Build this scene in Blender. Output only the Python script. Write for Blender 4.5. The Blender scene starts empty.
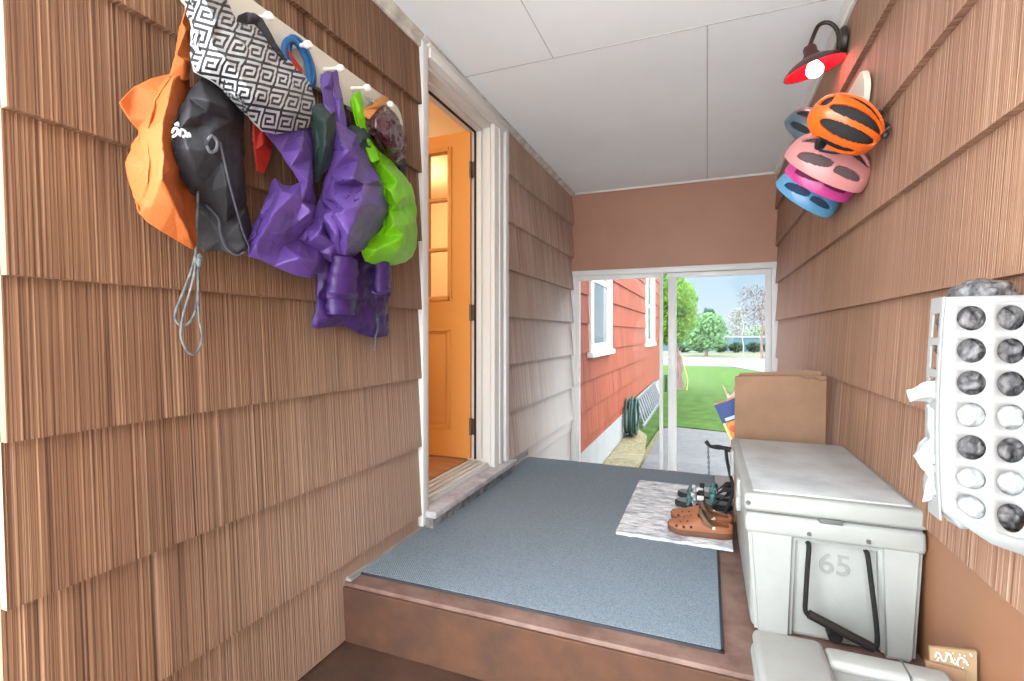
import bpy, bmesh, math, random
from mathutils import Vector, Matrix, noise as mnoise
from mathutils.geometry import delaunay_2d_cdt

scn = bpy.context.scene
COL = scn.collection
PI = math.pi

# ---------------------------------------------------------------- camera
F, VX, HV, CZ = 493.0, 707.0, 333.5, 1.14          # focal length, corridor vanishing point, eye height
TH = math.atan((VX - 512) / F); SN, CS = math.sin(TH), math.cos(TH)
cam_d = bpy.data.cameras.new('camera'); cam = bpy.data.objects.new('camera', cam_d); COL.objects.link(cam)
cam.location = (0, 0, CZ); cam.rotation_euler = (PI / 2, 0, TH)
cam_d.sensor_width = 36; cam_d.lens = F / 1024 * 36; cam_d.shift_y = -7 / 1024
cam_d.clip_start = .02; cam_d.clip_end = 500
scn.camera = cam

# ---------------------------------------------------------------- sky, exposure
scn.view_settings.view_transform = 'Standard'; scn.view_settings.look = 'None'
scn.view_settings.exposure = 0.45; scn.view_settings.gamma = 1; scn.view_settings.use_curve_mapping = False
SKY_BLUE, SKY_VEIL, SKY_GLOW = .72, 6.0, 5.0          # low blue band ahead, high cloud veil, hazy sun glow behind the camera
GLOW_DIR = Vector((-.44, -.80, .40)).normalized(); GLOW_IN, GLOW_OUT = .97, .45
w = bpy.data.worlds.new('sky'); scn.world = w; w.use_nodes = True
nt = w.node_tree; nt.nodes.clear()
def N(t, typ, **kw):
    n = t.nodes.new(typ)
    for k, v in kw.items():
        if k == 'inp':
            for a, b in v.items(): n.inputs[a].default_value = b
        else: setattr(n, k, v)
    return n
tc = N(nt, 'ShaderNodeTexCoord'); sp = N(nt, 'ShaderNodeSeparateXYZ'); nt.links.new(tc.outputs['Generated'], sp.inputs[0])
# blue sky ahead over the lawn, bright haze round the veiled sun behind the camera
dt = N(nt, 'ShaderNodeVectorMath', operation='DOT_PRODUCT'); nt.links.new(tc.outputs['Generated'], dt.inputs[0]); dt.inputs[1].default_value = GLOW_DIR
gl_ = N(nt, 'ShaderNodeMapRange', interpolation_type='SMOOTHSTEP', inp={1: GLOW_OUT, 2: GLOW_IN, 3: 0, 4: 1}); nt.links.new(dt.outputs['Value'], gl_.inputs[0])
bk = N(nt, 'ShaderNodeMapRange', interpolation_type='SMOOTHSTEP', inp={1: .2, 2: -.4, 3: 0, 4: 1}); nt.links.new(sp.outputs['Y'], bk.inputs[0])
rz = N(nt, 'ShaderNodeValToRGB'); nt.links.new(sp.outputs['Z'], rz.inputs[0])
e = rz.color_ramp.elements; e[0].position = 0; e[0].color = (.74, .87, .97, 1); e[1].position = .55; e[1].color = (.22, .45, .88, 1)
x = rz.color_ramp.elements.new(.14); x.color = (.52, .77, .97, 1)
cl = N(nt, 'ShaderNodeTexNoise', inp={'Scale': 3.2, 'Detail': 6}); nt.links.new(tc.outputs['Generated'], cl.inputs['Vector'])
cr = N(nt, 'ShaderNodeMapRange', inp={1: .5, 2: .75, 3: 0, 4: .45}); nt.links.new(cl.outputs[0], cr.inputs[0])
m1 = N(nt, 'ShaderNodeMix', data_type='RGBA'); nt.links.new(cr.outputs[0], m1.inputs[0]); nt.links.new(rz.outputs[0], m1.inputs[6]); m1.inputs[7].default_value = (.9, .95, 1, 1)
hi = N(nt, 'ShaderNodeMapRange', interpolation_type='SMOOTHSTEP', inp={1: .16, 2: .42, 3: 0, 4: 1}); nt.links.new(sp.outputs['Z'], hi.inputs[0])
veil = N(nt, 'ShaderNodeMath', operation='MAXIMUM'); nt.links.new(bk.outputs[0], veil.inputs[0]); nt.links.new(hi.outputs[0], veil.inputs[1])
m2 = N(nt, 'ShaderNodeMix', data_type='RGBA'); nt.links.new(veil.outputs[0], m2.inputs[0]); nt.links.new(m1.outputs[2], m2.inputs[6]); m2.inputs[7].default_value = (.90, .96, 1, 1)
ms = N(nt, 'ShaderNodeMapRange', inp={1: 0, 2: 1, 3: SKY_BLUE, 4: SKY_VEIL}); nt.links.new(veil.outputs[0], ms.inputs[0])
ga = N(nt, 'ShaderNodeMath', operation='MULTIPLY_ADD', inp={1: SKY_GLOW}); nt.links.new(gl_.outputs[0], ga.inputs[0]); nt.links.new(ms.outputs[0], ga.inputs[2]); ms = ga
bg = N(nt, 'ShaderNodeBackground'); nt.links.new(m2.outputs[2], bg.inputs[0]); nt.links.new(ms.outputs[0], bg.inputs[1])
wo = N(nt, 'ShaderNodeOutputWorld'); nt.links.new(bg.outputs[0], wo.inputs[0])

# ---------------------------------------------------------------- room dimensions
XL, XR, YE = -1.25, .566, 4.76
CEIL, HEAD, LAND = 2.525, 1.757, .225
GZ = -.52                                          # ground beyond the sliding door
C0, DC = 1.885, .317                               # shingle course lines
ROOF0 = -.9  # unseen roof edge behind the camera, placed to balance light in the porch
Y0 = .525                                          # where the left wall turns its corner

def ray(u, v):
    a = (u - 512) / F; b = -(v - HV) / F
    return Vector((-SN + a * CS, CS + a * SN, b))
EYE = Vector((0, 0, CZ))
def atX(u, v, X): d = ray(u, v); return EYE + d * (X / d.x)
def atY(u, v, Y): d = ray(u, v); return EYE + d * (Y / d.y)
def atZ(u, v, Z): d = ray(u, v); return EYE + d * ((Z - CZ) / d.z)

# ---------------------------------------------------------------- materials
def s2l(c): return tuple(((x / 255) / 12.92 if x <= 10 else ((x / 255 + .055) / 1.055) ** 2.4) for x in c) + (1,)
MATS = {}
def mat(name, col, rough=.6, var=.12, vscale=8, bump=0, bscale=60, metal=0, spec=.4, stretch=(1, 1, 1), col2=None, sheen=0, coat=0, trans=0):
    if name in MATS: return MATS[name]
    m = bpy.data.materials.new(name); m.use_nodes = True; t = m.node_tree; b = t.nodes['Principled BSDF']
    c = s2l(col); c2 = s2l(col2) if col2 else tuple(x * (1 - var) for x in c[:3]) + (1,)
    tc = N(t, 'ShaderNodeTexCoord'); mp = N(t, 'ShaderNodeMapping', inp={'Scale': stretch}); t.links.new(tc.outputs['Object'], mp.inputs[0])
    n = N(t, 'ShaderNodeTexNoise', inp={'Scale': vscale, 'Detail': 5, 'Roughness': .6}); t.links.new(mp.outputs[0], n.inputs['Vector'])
    r = N(t, 'ShaderNodeMapRange', inp={1: .35, 2: .65}); t.links.new(n.outputs[0], r.inputs[0])
    mx = N(t, 'ShaderNodeMix', data_type='RGBA'); t.links.new(r.outputs[0], mx.inputs[0]); mx.inputs[6].default_value = c; mx.inputs[7].default_value = c2
    t.links.new(mx.outputs[2], b.inputs['Base Color'])
    b.inputs['Roughness'].default_value = rough; b.inputs['Metallic'].default_value = metal; b.inputs['Specular IOR Level'].default_value = spec
    if sheen: b.inputs['Sheen Weight'].default_value = sheen
    if coat: b.inputs['Coat Weight'].default_value = coat
    if trans: b.inputs['Transmission Weight'].default_value = trans
    if bump:
        n2 = N(t, 'ShaderNodeTexNoise', inp={'Scale': bscale, 'Detail': 3}); t.links.new(mp.outputs[0], n2.inputs['Vector'])
        bp = N(t, 'ShaderNodeBump', inp={'Strength': bump, 'Distance': .004}); t.links.new(n2.outputs[0], bp.inputs['Height']); t.links.new(bp.outputs[0], b.inputs['Normal'])
    MATS[name] = m; return m

def shingle_mat(name, dark, mid, light, axis='y', wear=None, wear_col=(205, 200, 195), scale=125):
    """combed cedar shake: vertical grooves that restart in every course, paint worn pale where wear says so"""
    m = bpy.data.materials.new(name); m.use_nodes = True; t = m.node_tree; b = t.nodes['Principled BSDF']; L = t.links.new
    tc = N(t, 'ShaderNodeTexCoord'); sp = N(t, 'ShaderNodeSeparateXYZ'); L(tc.outputs['Object'], sp.inputs[0])
    k1 = N(t, 'ShaderNodeMath', operation='SUBTRACT', inp={1: C0}); L(sp.outputs['Z'], k1.inputs[0])
    k2 = N(t, 'ShaderNodeMath', operation='DIVIDE', inp={1: DC}); L(k1.outputs[0], k2.inputs[0])
    k3 = N(t, 'ShaderNodeMath', operation='FLOOR'); L(k2.outputs[0], k3.inputs[0])
    k4 = N(t, 'ShaderNodeMath', operation='MULTIPLY', inp={1: 5.37}); L(k3.outputs[0], k4.inputs[0])
    al = sp.outputs['Y' if axis == 'y' else 'X']
    sc = N(t, 'ShaderNodeMath', operation='MULTIPLY', inp={1: scale}); L(al, sc.inputs[0])
    sz = N(t, 'ShaderNodeMath', operation='MULTIPLY', inp={1: .5}); L(sp.outputs['Z'], sz.inputs[0])
    cb = N(t, 'ShaderNodeCombineXYZ'); L(sc.outputs[0], cb.inputs[0]); L(sz.outputs[0], cb.inputs[1]); L(k4.outputs[0], cb.inputs[2])
    n1 = N(t, 'ShaderNodeTexNoise', inp={'Scale': 1.5, 'Detail': 2.0, 'Roughness': .5}); L(cb.outputs[0], n1.inputs['Vector'])
    cr = N(t, 'ShaderNodeValToRGB'); L(n1.outputs[0], cr.inputs[0]); E_ = cr.color_ramp.elements
    E_[0].position = .30; E_[0].color = s2l(dark); E_[1].position = .72; E_[1].color = s2l(light)
    q = E_.new(.42); q.color = s2l(mid); q = E_.new(.56); q.color = s2l(tuple(a * .9 + c * .1 for a, c in zip(mid, light)))
    col = cr.outputs[0]
    # broad tone drift from shingle to shingle
    n2 = N(t, 'ShaderNodeTexNoise', inp={'Scale': 2.2, 'Detail': 3}); L(tc.outputs['Object'], n2.inputs['Vector'])
    hv = N(t, 'ShaderNodeMapRange', inp={1: .3, 2: .7, 3: .88, 4: 1.1}); L(n2.outputs[0], hv.inputs[0])
    mu = N(t, 'ShaderNodeVectorMath', operation='SCALE'); L(col, mu.inputs[0]); L(hv.outputs[0], mu.inputs[3]); col = mu.outputs[0]
    if wear:
        (yw0, yw1), (zw0, zw1), amt = wear
        a = N(t, 'ShaderNodeMapRange', interpolation_type='SMOOTHSTEP', inp={1: yw0, 2: yw1}); L(al, a.inputs[0])
        c = N(t, 'ShaderNodeMapRange', interpolation_type='SMOOTHSTEP', inp={1: zw0, 2: zw1}); L(sp.outputs['Z'], c.inputs[0])
        f = N(t, 'ShaderNodeMath', operation='MULTIPLY'); L(a.outputs[0], f.inputs[0]); L(c.outputs[0], f.inputs[1])
        n3 = N(t, 'ShaderNodeTexNoise', inp={'Scale': .9, 'Detail': 5, 'Roughness': .7}); L(cb.outputs[0], n3.inputs['Vector'])
        g = N(t, 'ShaderNodeMath', operation='ADD'); L(f.outputs[0], g.inputs[0]); L(n3.outputs[0], g.inputs[1])
        g2 = N(t, 'ShaderNodeMapRange', inp={1: .62, 2: 1.25, 3: 0, 4: amt}); L(g.outputs[0], g2.inputs[0])
        mx = N(t, 'ShaderNodeMix', data_type='RGBA'); L(g2.outputs[0], mx.inputs[0]); L(col, mx.inputs[6]); mx.inputs[7].default_value = s2l(wear_col); col = mx.outputs[2]
    L(col, b.inputs['Base Color']); b.inputs['Roughness'].default_value = .62; b.inputs['Specular IOR Level'].default_value = .3
    bp = N(t, 'ShaderNodeBump', inp={'Strength': .75, 'Distance': .005}); L(n1.outputs[0], bp.inputs['Height']); L(bp.outputs[0], b.inputs['Normal'])
    MATS[name] = m; return m

def glass_mat(name='thin_glass', tint=(1, 1, 1, 1), refl=1.12):
    if name in MATS: return MATS[name]
    m = bpy.data.materials.new(name); m.use_nodes = True; t = m.node_tree; t.nodes.clear()
    fr = N(t, 'ShaderNodeFresnel', inp={0: refl}); tr = N(t, 'ShaderNodeBsdfTransparent', inp={0: tint}); gl = N(t, 'ShaderNodeBsdfGlossy', inp={1: .02})
    mx = N(t, 'ShaderNodeMixShader'); o = N(t, 'ShaderNodeOutputMaterial')
    t.links.new(fr.outputs[0], mx.inputs[0]); t.links.new(tr.outputs[0], mx.inputs[1]); t.links.new(gl.outputs[0], mx.inputs[2]); t.links.new(mx.outputs[0], o.inputs[0])
    MATS[name] = m; return m
def emit_mat(name, col, st):
    m = bpy.data.materials.new(name); m.use_nodes = True; b = m.node_tree.nodes['Principled BSDF']
    b.inputs['Base Color'].default_value = col; b.inputs['Emission Color'].default_value = col; b.inputs['Emission Strength'].default_value = st
    MATS[name] = m; return m

# ---------------------------------------------------------------- mesh helpers
def bx(bm, x0, x1, y0, y1, z0, z1, bev=0, seg=2, top=None, mi=0):
    """box into bm; top=(dx,dy) insets the upper face (taper)"""
    dx, dy = top or (0, 0)
    P = [(x0, y0, z0), (x1, y0, z0), (x1, y1, z0), (x0, y1, z0), (x0 + dx, y0 + dy, z1), (x1 - dx, y0 + dy, z1), (x1 - dx, y1 - dy, z1), (x0 + dx, y1 - dy, z1)]
    V = [bm.verts.new(p) for p in P]
    Fs = [bm.faces.new([V[i] for i in f]) for f in ((3, 2, 1, 0), (4, 5, 6, 7), (0, 1, 5, 4), (1, 2, 6, 5), (2, 3, 7, 6), (3, 0, 4, 7))]
    for f in Fs: f.material_index = mi
    if bev: bmesh.ops.bevel(bm, geom=list({e for f in Fs for e in f.edges}), offset=bev, segments=seg, affect='EDGES', profile=.5)
def tube(bm, pts, r, n=8, cap=True, flat=None):
    """tube along pts; flat=(normal vector, ratio) squeezes it to a band"""
    pts = [Vector(p) for p in pts]; rings = []; up = None
    for i, p in enumerate(pts):
        d = (pts[min(i + 1, len(pts) - 1)] - pts[max(i - 1, 0)])
        if d.length < 1e-9: d = Vector((0, 0, 1))
        d.normalize()
        if up is None: up = d.orthogonal().normalized()
        up = (up - d * up.dot(d));
        if up.length < 1e-6: up = d.orthogonal()
        up.normalize()
        a, b = up, d.cross(up); ra, rb = (r[i] if isinstance(r, (list, tuple)) else r,) * 2
        if flat:
            nn = Vector(flat[0]); nn = nn - d * nn.dot(d)
            if nn.length > 1e-6: a = nn.normalized(); b = d.cross(a); ra = ra * flat[1]
        rings.append([bm.verts.new(p + a * math.cos(2 * PI * k / n) * ra + b * math.sin(2 * PI * k / n) * rb) for k in range(n)])
    for A, B in zip(rings, rings[1:]):
        for k in range(n): bm.faces.new((A[k], A[(k + 1) % n], B[(k + 1) % n], B[k]))
    if cap: bm.faces.new(rings[0][::-1]); bm.faces.new(rings[-1])
def spline(pts, n=8, closed=False):
    P = [Vector(p) for p in pts]; out = []
    m = len(P)
    for i in range(m if closed else m - 1):
        p0, p1, p2, p3 = (P[(i - 1) % m], P[i], P[(i + 1) % m], P[(i + 2) % m]) if closed else (P[max(i - 1, 0)], P[i], P[i + 1], P[min(i + 2, m - 1)])
        for k in range(n):
            t = k / n
            out.append(.5 * ((2 * p1) + (p2 - p0) * t + (2 * p0 - 5 * p1 + 4 * p2 - p3) * t * t + (3 * p1 - p0 - 3 * p2 + p3) * t ** 3))
    out.append(P[0] if closed else P[-1]); return out
def lathe(bm, prof, n=32, M=None, closed=False):
    """revolve (r,z) profile about z"""
    M = M or Matrix(); rings = []
    for r, z in prof:
        rings.append([bm.verts.new(M @ Vector((r * math.cos(2 * PI * k / n), r * math.sin(2 * PI * k / n), z))) for k in range(n)] if r > 1e-6 else [bm.verts.new(M @ Vector((0, 0, z)))])
    for A, B in zip(rings, rings[1:]):
        for k in range(n):
            if len(A) == 1 and len(B) == 1: continue
            if len(A) == 1: bm.faces.new((A[0], B[k], B[(k + 1) % n]))
            elif len(B) == 1: bm.faces.new((A[k], A[(k + 1) % n], B[0]))
            else: bm.faces.new((A[k], A[(k + 1) % n], B[(k + 1) % n], B[k]))
def prism(bm, pts, d):
    """closed polygon pts (3-D) extruded by vector d"""
    d = Vector(d); A = [bm.verts.new(p) for p in pts]; B = [bm.verts.new(Vector(p) + d) for p in pts]; n = len(A)
    bm.faces.new(A[::-1]); bm.faces.new(B)
    for i in range(n): bm.faces.new((A[i], A[(i + 1) % n], B[(i + 1) % n], B[i]))
def ball(bm, c, r, seg=16, M=None):
    M = Matrix.Translation(c) @ (M or Matrix()) @ Matrix.Diagonal((*(r if isinstance(r, (tuple, list)) else (r, r, r)), 1))
    bmesh.ops.create_uvsphere(bm, u_segments=seg, v_segments=max(6, seg // 2), radius=1, matrix=M)

def obj(name, bm, m, parent=None, smooth=True, angle=40, local=False, mods=()):
    bmesh.ops.recalc_face_normals(bm, faces=bm.faces)
    me = bpy.data.meshes.new(name); bm.to_mesh(me); bm.free()
    return link(name, me, m, parent, smooth, angle, local, mods)
def link(name, me, m, parent=None, smooth=True, angle=40, local=False, mods=()):
    o = bpy.data.objects.new(name, me); COL.objects.link(o)
    for mm in (m if isinstance(m, (list, tuple)) else [m]): me.materials.append(mm)
    if smooth:
        me.polygons.foreach_set('use_smooth', [True] * len(me.polygons))
        me.set_sharp_from_angle(angle=math.radians(angle))
    if parent:
        o.parent = parent
        if not local:
            Mw = Matrix(); p = parent
            while p: Mw = p.matrix_basis @ Mw; p = p.parent
            me.transform(Mw.inverted())
    elif not local:
        vs = [v.co for v in me.vertices]
        c = Vector(((min(v.x for v in vs) + max(v.x for v in vs)) / 2, (min(v.y for v in vs) + max(v.y for v in vs)) / 2, min(v.z for v in vs)))
        if not name.startswith(('wall', 'floor', 'ceiling')):
            me.transform(Matrix.Translation(-c)); o.location = c
    for kind, kw in mods:
        md = o.modifiers.new(kind.lower(), kind)
        for k, v in kw.items(): setattr(md, k, v)
    return o
def thing(name, label, cat, loc=(0, 0, 0), rot=(0, 0, 0), group=None):
    o = bpy.data.objects.new(name, None); COL.objects.link(o); o.location = loc; o.rotation_euler = rot
    o.empty_display_size = .05
    return tag(o, label, cat, group)
def tag(o, label, cat, group=None, kind=None):
    o['label'] = label; o['category'] = cat
    if group: o['group'] = group
    if kind: o['kind'] = kind
    return o
def struct(o, label=None):
    o['kind'] = 'structure'
    if label: o['label'] = label
    return o
B = bmesh.new

# ---------------------------------------------------------------- shared materials
paint_white = mat('white_trim_paint', (218, 216, 212), .45, .03, 3, bump=.04, bscale=40)
old_white = mat('worn_white_paint', (226, 222, 214), .55, .25, 9, bump=.4, bscale=30, col2=(176, 168, 158))
ceil_m = mat('ceiling_board', (244, 249, 252), .75, .05, 1.2, bump=.1, bscale=25)
brown_panel = mat('brown_painted_panel', (168, 122, 100), .5, .08, 2)
brown_panel_low = mat('brown_painted_board', (146, 102, 74), .45, .1, 2)
sh_left = shingle_mat('brown_combed_shingle', (68, 42, 28), (112, 80, 58), (166, 130, 102), wear=((.4, 1.9), (1.9, .2), .62), wear_col=(176, 150, 132))  # same paint as the other walls, darkened to offset strong near light
sh_left_far = shingle_mat('weathered_brown_shingle', (104, 80, 70), (172, 142, 126), (220, 204, 194), wear=((2.3, 4.8), (2.3, .1), .85), wear_col=(224, 219, 214))
sh_right = shingle_mat('brown_combed_shingle_right', (100, 68, 51), (144, 108, 86), (182, 150, 128), wear=((2.0, 4.6), (2.3, .6), .75), wear_col=(218, 190, 178))
sh_front = shingle_mat('brown_shingle_front', (120, 78, 52), (174, 128, 94), (216, 180, 148), axis='x')
sh_orange = shingle_mat('orange_red_shingle', (92, 40, 27), (132, 62, 41), (150, 82, 60), scale=14, wear=((4, 14), (1.2, -.2), .3), wear_col=(132, 58, 29))
edge_m = mat('shingle_shadow_board', (110, 70, 48), .7)

# ---------------------------------------------------------------- walls of shingle courses
def courses(bm, a0, a1, zlo, zhi, X, out, axis='y', ks=range(-3, 9), seed=1, holes=(), wlo=.35, whi=.8, proud=.022):
    """lapped shingle courses on the plane X (axis y) or Y (axis x); out = which way it faces"""
    R = random.Random(seed)
    for k in ks:
        zb = C0 - DC * k; zt = zb + DC + .02
        if zt < zlo or zb > zhi: continue
        y = a0
        while y < a1 - 1e-4:
            y1 = y + R.uniform(wlo, whi)
            if a1 - y1 < .15: y1 = a1
            j = R.uniform(-.0006, .0006); jz = R.uniform(-.0007, .0007)
            ya, yb = y + .0003, y1 - .0003
            spans = [(ya, yb)]
            for h0, h1 in holes: spans = [s for p in spans for s in ((p[0], min(p[1], h0)), (max(p[0], h1), p[1])) if s[1] - s[0] > .002]
            for s0, s1 in spans:
                z0 = max(zb + jz, zlo); z1 = min(zt, zhi)
                if z1 - z0 < .004: continue
                f = lambda z: (proud + j) * (1 - (z - zb) / (zt - zb)) + .002
                pr = [(0, z0), (f(z0), z0), (f(z1), z1), (0, z1)]
                if axis == 'y': prism(bm, [(X + out * d, s0, z) for d, z in pr], (0, s1 - s0, 0))
                else: prism(bm, [(s0, X + out * d, z) for d, z in pr], (s1 - s0, 0, 0))
            y = y1
D0, D1 = 2.0, 2.83                                 # rough opening of the door, in Y
# near part of the left wall
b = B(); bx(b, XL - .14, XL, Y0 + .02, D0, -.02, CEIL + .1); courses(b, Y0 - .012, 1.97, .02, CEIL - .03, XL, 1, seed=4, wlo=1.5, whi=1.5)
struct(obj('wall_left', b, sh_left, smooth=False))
b = B(); bx(b, XL - .14, XL, D1, YE + .14, -.5, CEIL + .1); courses(b, 3.0, YE - .02, .2, CEIL - .03, XL, 1, seed=8, wlo=.2, whi=.5, proud=.032)
bx(b, XL - .14, XL, D0, D1, 2.46, CEIL + .1); bx(b, XL - .14, XL, D0, D1, 0, .28)
struct(obj('wall_left.001', b, sh_left_far, smooth=False))
b = B(); bx(b, -5, XL - .001, Y0 + .022, Y0 + .16, -.02, CEIL + .3); courses(b, -5, XL - .001, .02, CEIL + .2, Y0 + .022, -1, axis='x', seed=5)
struct(obj('wall_front', b, sh_front, smooth=False))
b = B(); bx(b, XR, XR + .14, -.9, YE + .14, -.02, CEIL + .1); courses(b, .62, YE - .01, .62, CEIL - .03, XR, -1, seed=12, wlo=1.2, whi=2.6)  # unseen near stretch extended to hold light off the left wall
bx(b, XR, XR + .14, YE - .1, YE + .14, -.6, 0)
struct(obj('wall_right', b, sh_right, smooth=False))
b = B(); bx(b, XR - .004, XR - .0005, .62, YE - .01, .0, .64); struct(obj('baseboard_right', b, brown_panel_low, smooth=False))
# end wall: header over the sliding door
b = B(); bx(b, XL - .1, XR + .1, YE, YE + .14, HEAD, CEIL + .1); bx(b, XL, XR, YE - .014, YE, HEAD - .004, HEAD + .02)
struct(obj('wall_end', b, brown_panel, smooth=False))
# ceiling boards with seams
b = B()
for x0, x1, y0, y1 in ((XL, -.72, ROOF0, 2.38), (-.717, XR, ROOF0, 2.38), (XL, .0, 2.383, YE), (.003, XR, 2.383, YE)): bx(b, x0, x1, y0, y1, CEIL, CEIL + .012)
bx(b, XL - .14, XR + .14, ROOF0, YE + .2, CEIL + .014, CEIL + .16)
struct(obj('ceiling', b, ceil_m, smooth=False))
seam = mat('seam_caulk', (196, 196, 194), .8)
b = B(); bx(b, XL, XR, 2.3785, 2.3845, CEIL - .0012, CEIL + .002); bx(b, -.0015, .0045, 2.384, YE, CEIL - .0012, CEIL + .002); bx(b, -.7205, -.7165, ROOF0, 2.38, CEIL - .0012, CEIL + .002)
struct(obj('ceiling_seam', b, seam, smooth=False))
# trims
def cornice(bm, x0, sx, y0, y1, dz=.05, dx=.03):
    pr = [(0, CEIL - .001), (dx, CEIL - .001), (dx, CEIL - .012), (dx * .55, CEIL - .022), (dx * .5, CEIL - dz), (0, CEIL - dz)]
    prism(bm, [(x0 + sx * a, y0, z) for a, z in pr], (0, y1 - y0, 0))
b = B(); cornice(b, XL, 1, Y0, 1.97, .055, .035); struct(obj('trim_1', b, old_white, smooth=False))
b = B(); cornice(b, XL, 1, 1.97, YE, .028, .04); struct(obj('trim_2', b, old_white, smooth=False))
b = B(); cornice(b, XR, -1, .62, YE, .05, .035); struct(obj('trim_3', b, paint_white, smooth=False))
b = B(); bx(b, XL + .04, XR - .035, YE - .012, YE, CEIL - .016, CEIL - .001); struct(obj('trim_4', b, paint_white, smooth=False))

# ---------------------------------------------------------------- floors
conc_brown = mat('brown_painted_concrete', (80, 54, 40), .8, .3, 6, bump=.5, bscale=35, col2=(62, 42, 33))
land_top = mat('worn_landing_paint', (124, 98, 88), .6, .3, 9, bump=.5, bscale=40, col2=(96, 72, 62))
conc = mat('grey_concrete', (88, 89, 91), .8, .2, 12, bump=.6, bscale=70, col2=(74, 74, 76))
b = B(); bx(b, XL, XR + .14, .45, 1.467, -.1, .012); struct(obj('floor', b, conc_brown, smooth=False))
b = B(); bx(b, XL, XR, 1.463, 3.46, -.3, LAND, .008, 2)
lo = struct(obj('floor_landing', b, land_top, smooth=True))
b = B(); bx(b, XL + .004, XR - .014, 1.452, 1.4635, .012, LAND - .014, .004, 2); struct(obj('floor_landing_riser', b, mat('brown_riser_paint', (86, 55, 36), .8, .25, 8, bump=.6, bscale=30, col2=(70, 46, 34)), smooth=False))
b = B(); bx(b, XL - .1, XR + .1, 3.46, YE + .3, -.6, -.38); struct(obj('floor_porch_end', b, conc, smooth=False))
b = B(); bx(b, -14, 14, -25, .45, -.15, .005); bx(b, -14, XL, .45, .55, -.15, .005); struct(obj('ground_yard', b, mat('yard_bounce_white', (236, 235, 232), .9, .05, 2), smooth=False))  # unseen ground behind the camera, whitened to bounce light onto the ceiling
# grey ledger strip along the left wall foot
b = B(); bx(b, XL + .001, XL + .03, 1.47, 3.4, LAND - .001, LAND + .012, .003); struct(obj('baseboard_left', b, mat('grey_weathered_board', (176, 172, 168), .8, .3, 30, col2=(128, 124, 122), stretch=(1, .1, 1)), smooth=False))
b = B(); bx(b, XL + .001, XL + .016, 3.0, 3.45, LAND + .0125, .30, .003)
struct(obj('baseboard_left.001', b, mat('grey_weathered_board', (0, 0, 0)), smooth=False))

# ---------------------------------------------------------------- entrance door
b = B()
bx(b, XL - .002, XL + .03, 1.968, 2.018, .245, CEIL - .03, .004)                     # near casing
struct(obj('trim_5', b, paint_white))
b = B()
bx(b, XL - .002, XL + .026, 2.80, 3.0, .245, CEIL - .045, .003); bx(b, XL - .002, XL + .044, 2.945, 3.0, .245, CEIL - .045, .005); bx(b, XL - .002, XL + .034, 2.87, 2.90, .245, CEIL - .045, .003)
struct(obj('trim_6', b, paint_white))
b = B(); bx(b, XL - .002, XL + .042, 2.018, 3.0, 2.44, CEIL - .026, .004); bx(b, XL - .002, XL + .05, 2.0, 3.0, 2.485, CEIL - .027, .004)
struct(obj('trim_7', b, paint_white))
b = B()
bx(b, XL - .16, XL - .001, D0, 2.018, .30, 2.46); bx(b, XL - .16, XL - .001, 2.79, D1, .30, 2.46); bx(b, XL - .16, XL - .001, 2.018, 2.79, 2.415, 2.46)
bx(b, XL - .085, XL - .05, 2.7685, 2.79, .36, 2.415, .003); bx(b, XL - .085, XL - .05, 2.018, 2.79, 2.395, 2.415, .003)
struct(obj('door_frame', b, paint_white))
b = B(); bx(b, XL - .096, XL - .086, 2.762, 2.79, .36, 2.4); bx(b, XL - .096, XL - .086, 2.06, 2.79, 2.388, 2.4)
struct(obj('trim_8', b, mat('black_weatherstrip', (38, 34, 34), .7), smooth=False))
# threshold: grey board, then ribbed aluminium
b = B(); bx(b, XL - .02, XL + .085, 1.99, 3.04, .28, .312, .006); struct(obj('trim_9', b, mat('grey_sill_board', (186, 182, 184), .6, .2, 12, col2=(150, 146, 150), bump=.4)))
b = B(); bx(b, XL + .001, XL + .07, 1.99, 3.02, .232, .28, .003); struct(obj('trim_10', b, mat('sill_riser_board', (148, 146, 146), .75, .5, 18, col2=(84, 80, 78), bump=.7)))
b = B(); bx(b, XL - .155, XL - .005, 2.02, 2.787, .312, .33)
for i in range(4): bx(b, XL - .145 + i * .036, XL - .145 + i * .036 + .024, 2.02, 2.787, .33, .345 - .0015 * i, .002)
struct(obj('trim_11', b, mat('threshold_aluminium', (206, 206, 204), .5, .04, 2), smooth=False))
# the door leaf, swung inward on the far jamb
dm = mat('orange_tan_door_paint', (222, 156, 84), .38, .05, 2)
LX1, LX0, LYa, LYb = XL - .125, XL - .125 - .80, 2.765, 2.808
dr = bpy.data.objects.new('door_1', None); COL.objects.link(dr); dr.location = (LX1, LYb, .36); struct(dr)
tag(dr, 'orange tan entrance door with window lites, swung open into the house', 'door'); 
zt, zb_ = 2.405, .36
b = B()
st = .14
gx0, gx1, gz0, gz1 = LX0 + st, LX1 - st, 1.36, 2.315
px0, px1, pz0, pz1 = gx0, gx1, .53, 1.17
bx(b, LX0, gx0, LYa, LYb, zb_, zt); bx(b, gx1, LX1, LYa, LYb, zb_, zt)
bx(b, gx0, gx1, LYa, LYb, gz1, zt); bx(b, gx0, gx1, LYa, LYb, pz1, gz0); bx(b, gx0, gx1, LYa, LYb, zb_, pz0)
bx(b, gx0, gx1, LYa + .012, LYb - .012, pz0, pz1)
bx(b, px0 + .035, px1 - .035, LYa + .003, LYb - .003, pz0 + .035, pz1 - .035, .008, 2)
for (a0, a1, c0, c1) in ((px0, px0 + .018, pz0, pz1), (px1 - .018, px1, pz0, pz1), (px0, px1, pz0, pz0 + .018), (px0, px1, pz1 - .018, pz1)): bx(b, a0, a1, LYa - .004, LYa + .012, c0, c1, .004)
obj('door_panel', b, dm, dr)
b = B()
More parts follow.
